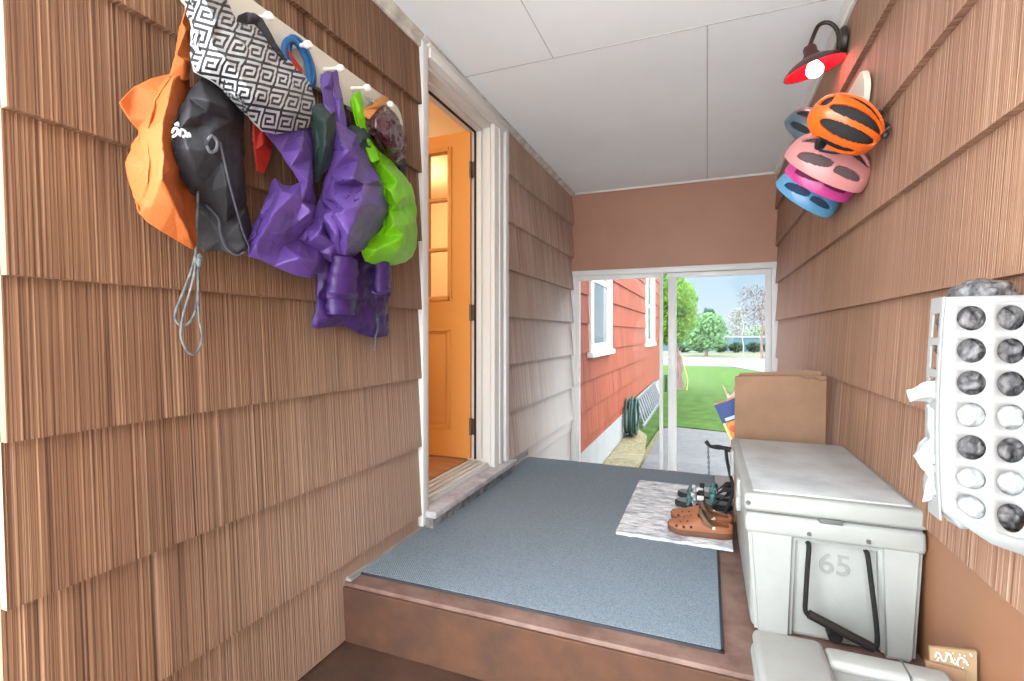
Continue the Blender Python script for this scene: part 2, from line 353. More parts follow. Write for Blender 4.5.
for (a0, a1, c0, c1) in ((gx0 - .012, gx0 + .018, gz0 - .012, gz1 + .012), (gx1 - .018, gx1 + .012, gz0 - .012, gz1 + .012), (gx0, gx1, gz0 - .012, gz0 + .018), (gx0, gx1, gz1 - .018, gz1 + .012)): bx(b, a0, a1, LYa - .008, LYb + .008, c0, c1, .005)
for i in (1, 2): z = gz0 + (gz1 - gz0) * i / 3; bx(b, gx0, gx1, LYa + .004, LYb - .004, z - .011, z + .011, .003)
for i in (1, 2): x = gx0 + (gx1 - gx0) * i / 3; bx(b, x - .011, x + .011, LYa + .004, LYb - .004, gz0, gz1, .003)
obj('lite_frame', b, dm, dr)
b = B(); bx(b, gx0, gx1, (LYa + LYb) / 2 - .003, (LYa + LYb) / 2 + .003, gz0, gz1); obj('glass_pane', b, glass_mat(), dr)
hm = mat('hinge_steel', (120, 108, 96), .35, .2, 20, metal=.8)
for z in (.56, 1.27, 2.16):
    b = B(); bx(b, LX1 + .0005, LX1 + .004, LYa - .001, LYb, z - .05, z + .05, .001); tube(b, [(LX1 + .006, LYa - .008, z - .052), (LX1 + .006, LYa - .008, z + .052)], .008, 10)
    bx(b, LX1 + .006, LX1 + .034, LYa - .001, LYa + .002, z - .05, z + .05)
    obj('hinge', b, hm, dr)
b = B(); bx(b, LX1 + .0045, XL - .05, 2.7895, 2.792, .36, 2.41); struct(obj('trim_12', b, paint_white, smooth=False))
# the room seen through the doorway
warm = mat('cream_interior_wall', (244, 214, 160), .7, .04, 2)
wood = mat('tan_wood_floor', (196, 146, 104), .5, .2, 20, col2=(164, 116, 78), stretch=(.15, 1, 1), bump=.1)
b = B(); bx(b, -4.6, XL - .155, .9, 5.4, .2, .345); struct(obj('floor_house', b, wood, smooth=False))
b = B(); bx(b, -4.6, XL - .14, 5.2, 5.3, .345, 2.75); struct(obj('wall_house_end', b, warm, smooth=False))
b = B(); bx(b, -4.6, XL - .14, .9, 1.0, .345, 2.75); struct(obj('wall_house_near', b, warm, smooth=False))
b = B(); bx(b, -4.7, -4.6, .9, 5.3, .345, 2.75); struct(obj('wall_house_back', b, warm, smooth=False))
b = B(); bx(b, -4.7, XL - .14, .9, 5.3, 2.75, 2.85); struct(obj('ceiling_house', b, warm, smooth=False))
b = B(); bx(b, XL - .15, XL - .141, 1.0, D0 - .02, .345, 2.75); bx(b, XL - .15, XL - .141, D1 + .02, 5.2, .345, 2.75); bx(b, XL - .15, XL - .141, D0 - .02, D1 + .02, 2.48, 2.75); struct(obj('wall_house_front', b, warm, smooth=False))
def lamp_light(name, kind, loc, e, col, size=.1):
    l = bpy.data.lights.new(name, kind); l.energy = e; l.color = col
    if kind == 'POINT': l.shadow_soft_size = size
    else: l.size = size
    o = bpy.data.objects.new(name, l); COL.objects.link(o); o.location = loc; return o
lamp_light('unseen_room_light', 'POINT', (-2.6, 1.9, 2.35), 20, (1, .84, .62), .15)  # unseen warm lights added to light the room behind the doorway
lamp_light('unseen_room_light.001', 'POINT', (-2.7, 4.2, 2.35), 20, (1, .87, .68), .15)

# ---------------------------------------------------------------- sliding door at the end
vin = mat('white_vinyl', (222, 222, 220), .35, .04, 3)
SB = -.37
sd = bpy.data.objects.new('door_2', None); COL.objects.link(sd); sd.location = ((XL + XR) / 2, YE, SB); struct(sd)
tag(sd, 'white framed sliding glass door at the end of the porch', 'door')
FT = HEAD - .006
b = B()
bx(b, XL + .002, XL + .045, YE - .03, YE + .09, SB, FT, .004); bx(b, XR - .05, XR - .004, YE - .03, YE + .09, SB, FT, .004)
bx(b, XL + .003, XR - .005, YE - .032, YE + .092, FT - .05, FT + .001, .004); bx(b, XL + .003, XR - .005, YE - .032, YE + .1, SB - .001, SB + .04, .004)
obj('door_frame', b, vin, sd)
def sash(name, x0, x1, y, lw, rw, tint):
    bb = B(); z0, z1 = SB + .04, FT - .05
    bx(bb, x0, x0 + lw, y, y + .035, z0, z1, .004); bx(bb, x1 - rw, x1, y, y + .035, z0, z1, .004)
    bx(bb, x0 + .001, x1 - .001, y - .0015, y + .0365, z1 - .045, z1 - .001, .004); bx(bb, x0 + .001, x1 - .001, y - .0015, y + .0365, z0 + .001, z0 + .07, .004)
    o = obj(name, bb, vin, sd)
    bb = B(); bx(bb, x0 + lw - .004, x1 - rw + .004, y + .014, y + .02, z0 + .06, z1 - .04); obj('glass_pane', bb, glass_mat(), o)
    return o
s1 = sash('sliding_sash', XL + .045, -.378, YE - .025, .045, .032, None)
s2 = sash('fixed_sash', -.335, XR - .05, YE + .025, .072, .045, None)
b = B(); hp = [(-1.19, YE - .026, .86), (-1.178, YE - .05, .855), (-1.155, YE - .062, .80), (-1.15, YE - .064, .76), (-1.155, YE - .062, .71), (-1.178, YE - .05, .665), (-1.19, YE - .026, .66)]
tube(b, spline(hp, 6), .009, 10); bx(b, -1.2, -1.176, YE - .03, YE - .024, .63, .89, .003); obj('pull_handle', b, vin, s1)
b = B(); bx(b, -.366, -.34, YE - .02, YE + .02, .60, .76, .006); obj('latch', b, mat('green_latch', (70, 110, 60), .5), sd)
b = B(); bx(b, XL, XR, YE - .02, YE + .0, HEAD - .012, HEAD - .004); struct(obj('trim_13', b, mat('raw_wood_gap', (150, 100, 62), .8, .5, 30, col2=(210, 180, 140)), smooth=False))

# ---------------------------------------------------------------- outdoors
grass_m = mat('lawn_grass', (44, 66, 24), .9, .35, 3.5, bump=1, bscale=120, col2=(62, 88, 34), spec=.1)
asph = mat('road_asphalt', (84, 87, 91), .9, .1, 2, col2=(76, 79, 83))
dirt = mat('dry_mulch', (132, 124, 98), .95, .5, 30, bump=1, bscale=60, col2=(84, 76, 44))
def ground(name, pts, z, m, th=.05):
    bb = B(); prism(bb, [(p[0], p[1], z - th) for p in pts], (0, 0, th)); return struct(obj(name, bb, m, smooth=False))
ground('ground', [(-60, 4.9), (60, 4.9), (60, 160), (-60, 160)], GZ - .06, dirt)
ground('ground_path', [(-.78, 4.95), (5, 4.95), (5, 9.0), (.6, 8.95), (-.5, 9.2), (-.72, 9.0)], GZ, conc)
ground('ground_lawn', [(-1.2, 7.7), (-.85, 6.9), (-.80, 9.05), (-.5, 9.25), (.6, 9.0), (5, 9.05), (4.2, 14), (2.9, 20), (2.2, 23.5), (1.0, 26.5), (-3, 27.0), (-12, 27), (-12, 14.45), (-1.2, 14.45)], GZ + .01, grass_m)
ground('ground_planting_bed', [(-1.22, 4.95), (-.79, 4.95), (-.79, 6.9), (-.9, 8.2), (-1.22, 9)], GZ + .015, dirt)
ground('ground_road', [(-60, 27.2), (60, 27.2), (60, 33), (-60, 33)], GZ - .01, asph)
ground('ground_drive', [(5, 9.0), (20, 9.0), (20, 27.2), (1.2, 27.2), (2.3, 23.6), (3.0, 20)], GZ - .005, asph)
ground('ground_verge', [(-60, 33.2), (60, 33.2), (60, 47), (-60, 47)], GZ + .02, mat('dry_verge', (84, 88, 70), .95, .3, 2, col2=(64, 72, 48)))
b = B(); bx(b, -60, 60, 33.0, 33.2, GZ - .02, GZ + .14); struct(obj('ground_kerb', b, mat('dark_kerb', (120, 120, 116), .9), smooth=False))
# the neighbouring house wall that continues past the door
HX = XL
b = B(); bx(b, HX - .3, HX, YE + .16, 14.4, -.14, 3.6); courses(b, YE + .16, 14.4, -.12, 3.5, HX, 1, seed=31, ks=range(-6, 8), wlo=.25, whi=.5, holes=((5.5, 6.72), (11.05, 12.65)))
WZ = ((.9, 2.9),)
struct(obj('wall_outside', b, sh_orange, smooth=False))
b = B(); bx(b, HX - .3, HX + .012, YE + .16, 14.4, GZ - .3, -.135); struct(obj('wall_foundation', b, mat('white_foundation', (146, 146, 144), .8, .12, 3, bump=.3), smooth=False))
fill = B(); courses(fill, 5.5, 6.72, -.12, .86, HX, 1, seed=33, ks=range(0, 8), wlo=.25, whi=.5); courses(fill, 11.05, 12.65, -.12, .86, HX, 1, seed=34, ks=range(0, 8), wlo=.25, whi=.5)
courses(fill, 5.5, 6.72, 2.9, 3.5, HX, 1, seed=35, ks=range(-6, 2)); courses(fill, 11.05, 12.65, 2.9, 3.5, HX, 1, seed=36, ks=range(-6, 2))
struct(obj('wall_outside.001', fill, sh_orange, smooth=False))
dk = mat('dark_window_glass', (96, 104, 108), .12, .2, 3, spec=.8)
def house_window(n, y0, y1, z0, z1):
    r = bpy.data.objects.new('window_%d' % n, None); COL.objects.link(r); r.location = (HX, (y0 + y1) / 2, z0); struct(r)
    bb = B()
    bx(bb, HX - .02, HX + .05, y0, y0 + .13, z0, z1, .004); bx(bb, HX - .02, HX + .05, y1 - .13, y1, z0, z1, .004); bx(bb, HX - .02, HX + .05, y0, y1, z1 - .13, z1, .004)
    bx(bb, HX - .02, HX + .08, y0 - .05, y1 + .05, z0 - .03, z0 + .03, .004); bx(bb, HX - .02, HX + .045, y0 + .1, y1 - .1, z0 + .03, z0 + .12, .004)
    obj('window_frame', bb, paint_white, r)
    zm = (z0 + z1) / 2 - .12; bb = B(); bx(bb, HX - .01, HX + .02, y0 + .13, y1 - .13, zm - .03, zm + .03, .003)
    for yy in (y0 + .13, y1 - .165): bx(bb, HX - .01, HX + .02, yy, yy + .035, z0 + .1, z1 - .12, .003)
    obj('sash_bar', bb, paint_white, r)
    bb = B(); bx(bb, HX - .012, HX + .002, y0 + .13, y1 - .13, z0 + .1, z1 - .12); obj('glass_pane', bb, dk, r)
house_window(1, 5.46, 6.76, .90, 2.9); house_window(2, 11.02, 12.7, .88, 2.9)
# garden hose hung on the foundation
t = thing('garden_hose', 'dark green garden hose coiled in loops against the white foundation', 'hose', (HX + .07, 8.0, GZ))
b = B(); R = random.Random(3)
for i in range(7):
    ry = .20 + R.uniform(-.04, .04); rzz = .27 + R.uniform(-.05, .04); x = HX + .05 + .05 * (i % 4); yc = 8.05 + R.uniform(-.06, .06); zc = GZ + .33 + R.uniform(-.02, .03)
    tube(b, [(x + R.uniform(0, .006), yc + ry * math.sin(a) * (1 - .35 * math.cos(a)), zc + rzz * math.cos(a)) for a in [2 * PI * k / 28 for k in range(29)]], .019, 8, cap=False)
obj('hose_coil', b, mat('dark_green_rubber', (30, 62, 56), .45, .3, 20), t)
b = B(); tube(b, [(HX + .012, 8.05, GZ + .56), (HX + .1, 8.05, GZ + .56), (HX + .11, 8.05, GZ + .62)], .012); obj('hanger', b, mat('grey_bracket', (120, 120, 120), .4, metal=.5), t)
# ladder lying on edge along the wall
lt = thing('ladder', 'aluminium ladder lying on its side along the house foundation', 'ladder', (HX + .2, 10.6, GZ))
al = mat('aluminium', (112, 115, 120), .5, .1, 5, metal=.2)
for z, xo in ((GZ + .04, .22), (GZ + .46, .06)):
    b = B(); bx(b, HX + xo - .02, HX + xo + .02, 8.8, 12.6, z - .03, z + .03, .004); obj('side_rail', b, al, lt)
for i in range(12):
    y = 9.0 + i * .305; b = B(); tube(b, [(HX + .22, y, GZ + .04), (HX + .06, y, GZ + .46)], .02, 8); obj('rung', b, al, lt)
# trees, shrubs, fence across the road
def blob_leaves(bm, c, rad, n, size, R, M=None):
    for _ in range(n):
        d = Vector((R.gauss(0, 1), R.gauss(0, 1), R.gauss(0, 1))).normalized() * (R.random() ** .4)
        p = Vector(c) + Vector((d.x * rad[0], d.y * rad[1], d.z * rad[2]))
        a = Vector((R.gauss(0, 1), R.gauss(0, 1), R.gauss(0, 1))).normalized(); q = a.orthogonal().normalized(); s = size * R.uniform(.6, 1.3)
        vs = [bm.verts.new(p + q * s), bm.verts.new(p + a * s * .5), bm.verts.new(p - q * s), bm.verts.new(p - a * s * .5)]
        bm.faces.new(vs)
def leafmat(n, c, c2): return mat(n, c, .75, .3, 1.5, col2=c2, spec=.15)
bark = mat('brown_bark', (120, 98, 92), .95, .4, 14, bump=1, bscale=30, col2=(84, 66, 60), stretch=(1, 1, .25))
def tree(name, label, cat, x, y, trunk_h, r, blobs, lm, tm=bark, seed=1, leaf=.12, group=None):
    t = thing(name, label, cat, (x, y, GZ), group=group); R = random.Random(seed)
    b = B(); pts = [(x + R.uniform(-.04, .04) * i, y, GZ - .05 + trunk_h * i / 6) for i in range(7)]
    tube(b, pts, [r * (1.3 - .12 * i if i else 1.45) for i in range(7)], 10)
    for bl in blobs[:6]:
        k = R.randint(3, 6); tube(b, spline([pts[k], ((pts[k][0] + x + bl[0]) / 2, y + bl[1] * .5, (pts[k][2] + GZ + bl[2]) / 2 + .1), (x + bl[0], y + bl[1], GZ + bl[2])], 4), [r * .35] * 5 + [r * .25] * 2 + [r * .12] * 2, 6)
    obj('trunk', b, tm, t)
    b = B()
    for bl in blobs: blob_leaves(b, (x + bl[0], y + bl[1], GZ + bl[2]), bl[3], bl[4], leaf, R)
    obj('foliage', b, lm, t, smooth=False)
    return t
lime = leafmat('lime_leaves', (96, 128, 40), (60, 98, 28)); mid = leafmat('shrub_leaves', (60, 98, 54), (92, 122, 80)); dark = leafmat('conifer_needles', (36, 62, 50), (48, 76, 58))
grey = leafmat('grey_twigs', (98, 106, 102), (118, 122, 116)); bare = leafmat('bare_twigs', (62, 57, 52), (80, 72, 64))
tree('maple_tree', 'bright green leafy tree with a thick trunk at the lawn edge', 'tree', -.80, 15.4, 1.45, .125, [(-.3, 0, 2.0, (.7, .7, .7), 1500), (.0, 0, 2.7, (.55, .7, .6), 1400), (-.5, .2, 3.2, (.8, .7, .7), 900), (-.2, .2, 1.6, (.35, .4, .3), 400), (.25, 0, 2.2, (.3, .4, .5), 500)], lime, seed=3, leaf=.07)
P = lambda u, v, d: (lambda r: EYE + r * d)(ray(u, v))
def at_depth(u, d): p = P(u, HV, d); return p.x, p.y
x, y = at_depth(706, 36); tree('leafy_shrub', 'round green shrub tree in front of the teal fence', 'shrub', x, y, 1.2, .1, [(0, 0, 1.6, (1.6, 1.2, 1.3), 1500), (.2, 0, 2.4, (1.1, 1, .8), 800), (-.9, 0, 1.2, (.9, 1, .8), 500)], mid, seed=5, leaf=.14)
x, y = at_depth(709.5, 64); tree('conifer_tree', 'narrow dark conifer standing above the green shrub', 'tree', x, y, 3, .14, [(0, 0, 1.6 + i * .55, (1.3 - i * .17, 1.3 - i * .17, .5), 420) for i in range(6)] + [(-.45, 0, 4.4, (.3, .3, .7), 200), (.35, 0, 4.2, (.3, .3, .7), 200)], dark, seed=6, leaf=.14)
x, y = at_depth(737, 54); tree('grey_conifer_tree', 'tall pale grey twiggy tree beyond the fence', 'tree', x, y, 3.2, .12, [(0, 0, 1.0 + i * .6, (1.9 - i * .24, 1.9 - i * .24, .55), 400 - 30 * i) for i in range(6)], grey, seed=7, leaf=.11)
x, y = at_depth(743, 35); birch = mat('white_birch_bark', (140, 138, 132), .7, .3, 8)
tree('birch_tree', 'slender pale trunked tree beside the road', 'tree', x, y, 4.6, .03, [(.3, 0, 3.6, (.7, .6, .7), 130), (-.3, 0, 3.0, (.5, .5, .5), 80), (.1, 0, 4.5, (.5, .5, .6), 90)], bare, birch, seed=8, leaf=.07)
x, y = at_depth(762, 30); tree('bare_tree', 'sparse dark twigged tree at the edge of the sliding door view', 'tree', x, y, 4.2, .07, [(-.2, 0, 2.6, (.9, .8, .8), 260), (.2, 0, 3.6, (.9, .8, .9), 300), (-.4, 0, 4.2, (.6, .6, .5), 120)], bare, seed=9, leaf=.07)
x, y = at_depth(754, 62); tree('distant_shrub', 'low olive shrub behind the bare tree', 'shrub', x, y, .8, .1, [(0, 0, 1.6, (2.4, 1.5, 1.1), 900), (1.6, 0, 1.9, (1.2, 1, 1), 400)], leafmat('olive_leaves', (88, 106, 82), (108, 122, 98)), seed=10, leaf=.15)
x, y = at_depth(690, 58); tree('distant_shrub', 'pale green shrub beside the bright tree across the road', 'shrub', x, y, .8, .1, [(0, 0, 1.8, (2, 1.4, 1.3), 900), (-1.8, 0, 2.1, (1.6, 1, 1.5), 600)], leafmat('pale_leaves', (92, 118, 74), (114, 134, 96)), seed=11, leaf=.15)
for i, (u, wd, nm) in enumerate(((684, 1.6, 'leftmost, under the bright tree'), (700, 1.4, 'under the round shrub tree'), (720, 1.5, 'between the shrub tree and the birch'), (736, 1.4, 'just before the birch'), (754, 1.6, 'below the bare tree'), (770, 1.4, 'rightmost, near the door frame'))):
    x, y = at_depth(u, 42); b = B(); RR = random.Random(60 + i); blob_leaves(b, (x, y, GZ + .5), (wd * .42, .5, .42), 800, .12, RR)
    tag(obj('hedge_shrub', b, leafmat('hedge_dark', (34, 48, 38), (52, 68, 50)), smooth=False), 'dark low hedge shrub across the road, ' + nm, 'shrub', 'hedge shrubs along the fence')
t = thing('fence', 'long teal fence with a white cap beyond the road', 'fence', (0, 49, GZ))
b = B(); bx(b, -40, 40, 49, 49.08, GZ, GZ + 1.3); 
for i in range(-13, 14): bx(b, i * 3 - .06, i * 3 + .06, 48.95, 49, GZ, GZ + 1.32)
obj('fence_panel', b, mat('teal_panel', (54, 82, 90), .7, .08, 1), t, smooth=False)
b = B(); bx(b, -40, 40, 48.9, 49.15, GZ + 1.3, GZ + 1.42); obj('cap_rail', b, mat('pale_cap', (126, 132, 136), .6), t, smooth=False)
# a yellow rope end by the trunk
b = B(); tube(b, spline([(-.66, 15.2, GZ + 1.0), (-.6, 15.12, GZ + .65), (-.52, 15.08, GZ + .35), (-.54, 15.08, GZ + .02)], 6), .007); tag(obj('yellow_rope', b, mat('yellow_rope', (230, 200, 90), .7)), 'short yellow rope hanging on the tree trunk', 'rope')
#PART2
# ---------------------------------------------------------------- hanging cloth
def cloth(name, m, outline, inner, parent=None, step=3.0, back=.03, smooth=2, wr=.003, seed=0, wall=XL, fs=.035, angle=60, uvm=None, thin=None):
    """a limp bag: (u, v, h) points give its fold lines as seen, h metres clear of the wall; folds run between them, the back lies at `back`"""
    pts = list(outline) + list(inner); n = len(outline)
    res = delaunay_2d_cdt([Vector((p[0], p[1])) for p in pts], [], [list(range(n))], 1, 1e-4)
    hs = []
    for i, vs in enumerate(res[3]): hs.append(pts[vs[0]][2] if vs else sum(p[2] for p in pts) / len(pts))
    b = B(); V = [b.verts.new((c.x, c.y, h * 1000)) for c, h in zip(res[0], hs)]
    for f in res[2]:
        try: b.faces.new([V[i] for i in f])
        except ValueError: pass
    for _ in range(7):
        es = [e for e in b.edges if (e.verts[0].co.xy - e.verts[1].co.xy).length > step]
        if not es: break
        bmesh.ops.subdivide_edges(b, edges=es, cuts=1); bmesh.ops.triangulate(b, faces=[f for f in b.faces if len(f.verts) > 3])
    for _ in range(smooth):
        new = {}
        for v in b.verts:
            nb = [e.other_vert(v) for e in v.link_edges if (not v.is_boundary) or e.is_boundary]
            av = sum((q.co.z for q in nb)) / max(1, len(nb)); new[v] = v.co.z * .5 + av * .5
        for v, z in new.items(): v.co.z = z
    uv = b.loops.layers.uv.new('UVMap')
    for f in b.faces:
        for l in f.loops:
            q = l.vert.co; l[uv].uv = uvm(q.x, q.y, q.z / 1000) if uvm else (q.x / 50, q.y / 50)
    S_ = 1 if wall < 0 else -1
    for v in b.verts:
        u, vv, h = v.co.x, v.co.y, v.co.z / 1000
        p = atX(u, vv, wall + S_ * h)
        d = mnoise.fractal(p / fs + Vector((seed * 7.1, 0, 0)), 1, 2, 4) * wr
        v.co = p + Vector((S_ * d, d * .3, 0))
    if thin: 
        base = {v: v.co - Vector((S_ * thin, 0, 0)) for v in b.verts}
    else:
        ring = {v: 0 for v in b.verts if v.is_boundary}; front = list(ring)          # the limp edge is thin, the belly thick
        while front:
            nxt = []
            for v in front:
                for e_ in v.link_edges:
                    q_ = e_.other_vert(v)
                    if q_ not in ring: ring[q_] = ring[v] + 1; nxt.append(q_)
            front = nxt
        base = {}
        for v in b.verts:
            hh = S_ * (v.co.x - wall); base[v] = Vector((wall + S_ * max(min(back, hh - .004), hh - min(.045, .005 + .0045 * ring.get(v, 9))), v.co.y, v.co.z))
    fr = list(b.faces); bd = [e for e in b.edges if e.is_boundary]
    dup = {v: b.verts.new(c) for v, c in base.items()}
    for f in fr:
        try: g = b.faces.new([dup[v] for v in reversed(f.verts)])
        except ValueError: continue
        for l, l0 in zip(g.loops, reversed(list(f.loops))): l[uv].uv = l0[uv].uv
    for e in bd:
        a, c = e.verts
        try: b.faces.new((a, c, dup[c], dup[a]))
        except ValueError: pass
    return obj(name, b, m, parent, angle=angle)
def fabric(name, col, rough=.55, **k): return mat(name, col, rough, .1, 14, bump=.25, bscale=260, **k)
orange_f = fabric('orange_fabric', (178, 92, 38), .65)
black_f = fabric('black_fabric', (46, 46, 50), .6)
purple_f = fabric('purple_nylon', (96, 68, 140), .34)
violet_f = fabric('deep_purple_nylon', (60, 33, 94), .38)
green_dk = fabric('dark_green_lining', (38, 56, 52), .6)
lime_f = fabric('lime_nylon', (118, 192, 24), .34)
maroon_f = mat('maroon_plastic', (72, 38, 44), .22, .2, 8, bump=.9, bscale=28, coat=.4)
tan_f = fabric('tan_leather', (190, 128, 66), .5)
red_f = fabric('red_mesh', (168, 40, 30), .6)
blue_r = mat('blue_cord', (34, 96, 152), .4, .2, 40)
peg_m = mat('white_peg_paint', (236, 230, 218), .4, .05)
rail_m = mat('cream_rail_paint', (206, 198, 182), .5, .06, 6, bump=.1)
metal_m = mat('grey_metal', (150, 150, 148), .3, .1, 20, metal=.7)

def peg_rail(name, label, wall, s, y0, y1, z0, z1, pegs, zp, grp, L=.075):
    t = thing(name, label, 'coat rack', (wall, (y0 + y1) / 2, z0), group=None)
    b = B(); r = (z1 - z0) / 2; zc = (z0 + z1) / 2
    pl = [(y0 + r - r * math.cos(a) * .75, zc + r * math.sin(a)) for a in [PI / 2 - PI * i / 14 for i in range(15)]][::-1]
    pl2 = [(y1 - r + r * math.cos(a) * .75, zc + r * math.sin(a)) for a in [PI / 2 - PI * i / 14 for i in range(15)]]
    poly = pl + pl2
    x0 = wall + s * .024
    prism(b, [(x0, y, z) for y, z in poly], (s * .02, 0, 0)); bmesh.ops.bevel(b, geom=[e for e in b.edges if abs(e.verts[0].co.x - e.verts[1].co.x) < 1e-6], offset=.003, segments=2, affect='EDGES')
    obj('rail_board', b, rail_m, t)
    for y in pegs:
        b = B(); M = Matrix.Translation((x0 + s * .019, y, zp)) @ Matrix.Rotation(s * PI / 2, 4, 'Y') @ Matrix.Rotation(math.radians(8 * 1), 4, 'Y' )
        lathe(b, [(0, 0), (.008, 0), (.0065, .02), (.006, L - .025), (.009, L - .018), (.0125, L - .008), (.012, L), (.008, L + .006), (0, L + .008)], 14, M); obj('peg', b, peg_m, t)
    return t
pegs = [.87, 1.03, 1.175, 1.32, 1.46, 1.60]
peg_rail('coat_rack', 'cream painted peg board carrying bags on the wall beside the entrance door', XL, 1, .80, 1.80, 1.962, 2.092, pegs, 2.035, None)

# orange tote bag
t = thing('tote_bag', 'orange fabric tote bag hanging nearest the wall corner', 'bag', (XL + .05, .9, 1.45), group='bags on the peg board')
cloth('bag_body', orange_f, [(170, 74, .09), (184, 72, .10), (190, 78, .09), (191, 110, .10), (196, 160, .10), (197, 246, .09), (193, 249, .10), (176, 240, .11), (160, 230, .12), (150, 222, .12), (141, 213, .12), (139, 210, .11), (133, 188, .10), (128, 162, .10), (134, 148, .10), (142, 133, .09), (130, 117, .10), (120, 102, .10), (136, 86, .09), (152, 78, .09)],
      [(173, 77, .15), (168, 100, .17), (164, 120, .19), (162, 150, .20), (163, 178, .21), (176, 205, .19), (190, 240, .13), (182, 190, .12), (184, 150, .13), (143, 134, .13), (150, 120, .12), (158, 93, .115), (151, 170, .16), (145, 205, .14), (152, 205, .155)], t, seed=1, smooth=3, wr=.005, fs=.07)
cloth('strap', orange_f, [(170, 76, .125), (177, 55, .11), (183, 22, .10), (187, 4, .095), (190, 3, .09), (194, 5, .085), (194, 30, .09), (192, 60, .10), (189, 80, .12), (183, 80, .13)], [(186, 30, .115), (185, 60, .125)], t, seed=2, wr=.002, smooth=1)
# black backpack
t = thing('backpack', 'black fabric backpack with grey zipper hanging between the orange and purple bags', 'backpack', (XL + .05, .98, 1.42), group='bags on the peg board')
cloth('bag_body', black_f, [(200, 80, .13), (206, 74, .12), (220, 84, .11), (236, 98, .10), (243, 112, .09), (244, 140, .09), (244, 165, .09), (247, 205, .09), (253, 240, .09), (250, 250, .09), (236, 256, .10), (222, 250, .08), (205, 252, .07), (197, 241, .06), (196, 203, .06), (189, 188, .13), (178, 170, .15), (168, 149, .15), (169, 135, .15), (174, 118, .15), (187, 97, .15)],
      [(190, 118, .22), (181, 130, .20), (188, 148, .23), (205, 150, .235), (200, 128, .20), (206, 112, .17), (208, 100, .19), (214, 130, .22), (222, 160, .215), (228, 185, .20), (238, 225, .15), (246, 246, .12), (214, 190, .16), (205, 203, .10), (214, 225, .075), (222, 240, .09), (226, 222, .11), (232, 120, .15), (238, 150, .13), (226, 110, .18), (216, 116, .16), (195, 172, .19), (203, 185, .16)], t, seed=3, smooth=2, wr=.006, fs=.06)
bp = t
def on(pts, wall=XL): 
    S_ = 1 if wall < 0 else -1
    return [atX(u, v, wall + S_ * h) for u, v, h in pts]
grey_t = mat('grey_tape', (72, 75, 82), .5, .15, 30)
b = B(); tube(b, spline(on([(220, 142, .228), (224, 160, .222), (229, 182, .210), (236, 208, .185), (243, 232, .15), (250, 248, .115)]), 6), .0025, 6); obj('zipper', b, grey_t, t)
b = B(); tube(b, spline(on([(206, 205, .11), (218, 218, .11), (220, 232, .11), (226, 247, .10), (236, 255, .105), (244, 252, .11)]), 6), .003, 6); obj('seam_tape', b, grey_t, t)
cord_m = mat('grey_drawcord', (116, 118, 114), .6, .4, 60, col2=(58, 66, 74))
b = B(); tube(b, spline(on([(198, 190, .12), (197, 215, .11), (196, 245, .08), (195, 258, .075), (188, 280, .07), (180, 300, .065), (175, 316, .065), (180, 325, .07), (188, 324, .072), (195, 312, .07), (198, 290, .07), (199, 265, .08), (200, 256, .08)]), 6), .0032, 8)
tube(b, spline(on([(196, 258, .085), (194, 275, .085), (189, 295, .085), (183, 316, .085), (181, 336, .085), (187, 351, .085), (194, 354, .085), (200, 347, .085), (202, 335, .08), (199, 318, .08), (198, 295, .085), (198, 262, .085)]), 6), .0028, 8)
obj('drawcord', b, cord_m, t)
b = B(); ball(b, atX(200, 258, XL + .085), (.008, .008, .012), 12); ball(b, atX(199, 262, XL + .09), (.007, .007, .014), 12); obj('cord_lock', b, mat('grey_plastic', (96, 98, 98), .4), t)
b = B()
for pts in ([(172, 133, .203), (175, 128, .21), (178, 130, .213), (177, 134, .213), (173, 137, .203)], [(180, 136, .219), (181, 130, .219), (185, 131, .222), (186, 135, .225), (183, 137, .224)], [(187, 137, .232), (189, 133, .232), (190, 137, .235)], [(175, 125, .198), (178, 123, .20), (178, 126, .204)]):
    tube(b, spline(on([(p[0], p[1], p[2] + .004) for p in pts]), 4), .0026, 6)
obj('logo', b, mat('white_print', (180, 180, 180), .6), t)
b = B(); tube(b, spline(on([(208, 140, .235), (212, 136, .235), (217, 142, .235), (216, 150, .235), (210, 152, .235), (207, 146, .237)]), 5), .0035, 8); obj('buckle', b, mat('dark_grey_plastic', (92, 96, 102), .35), t)
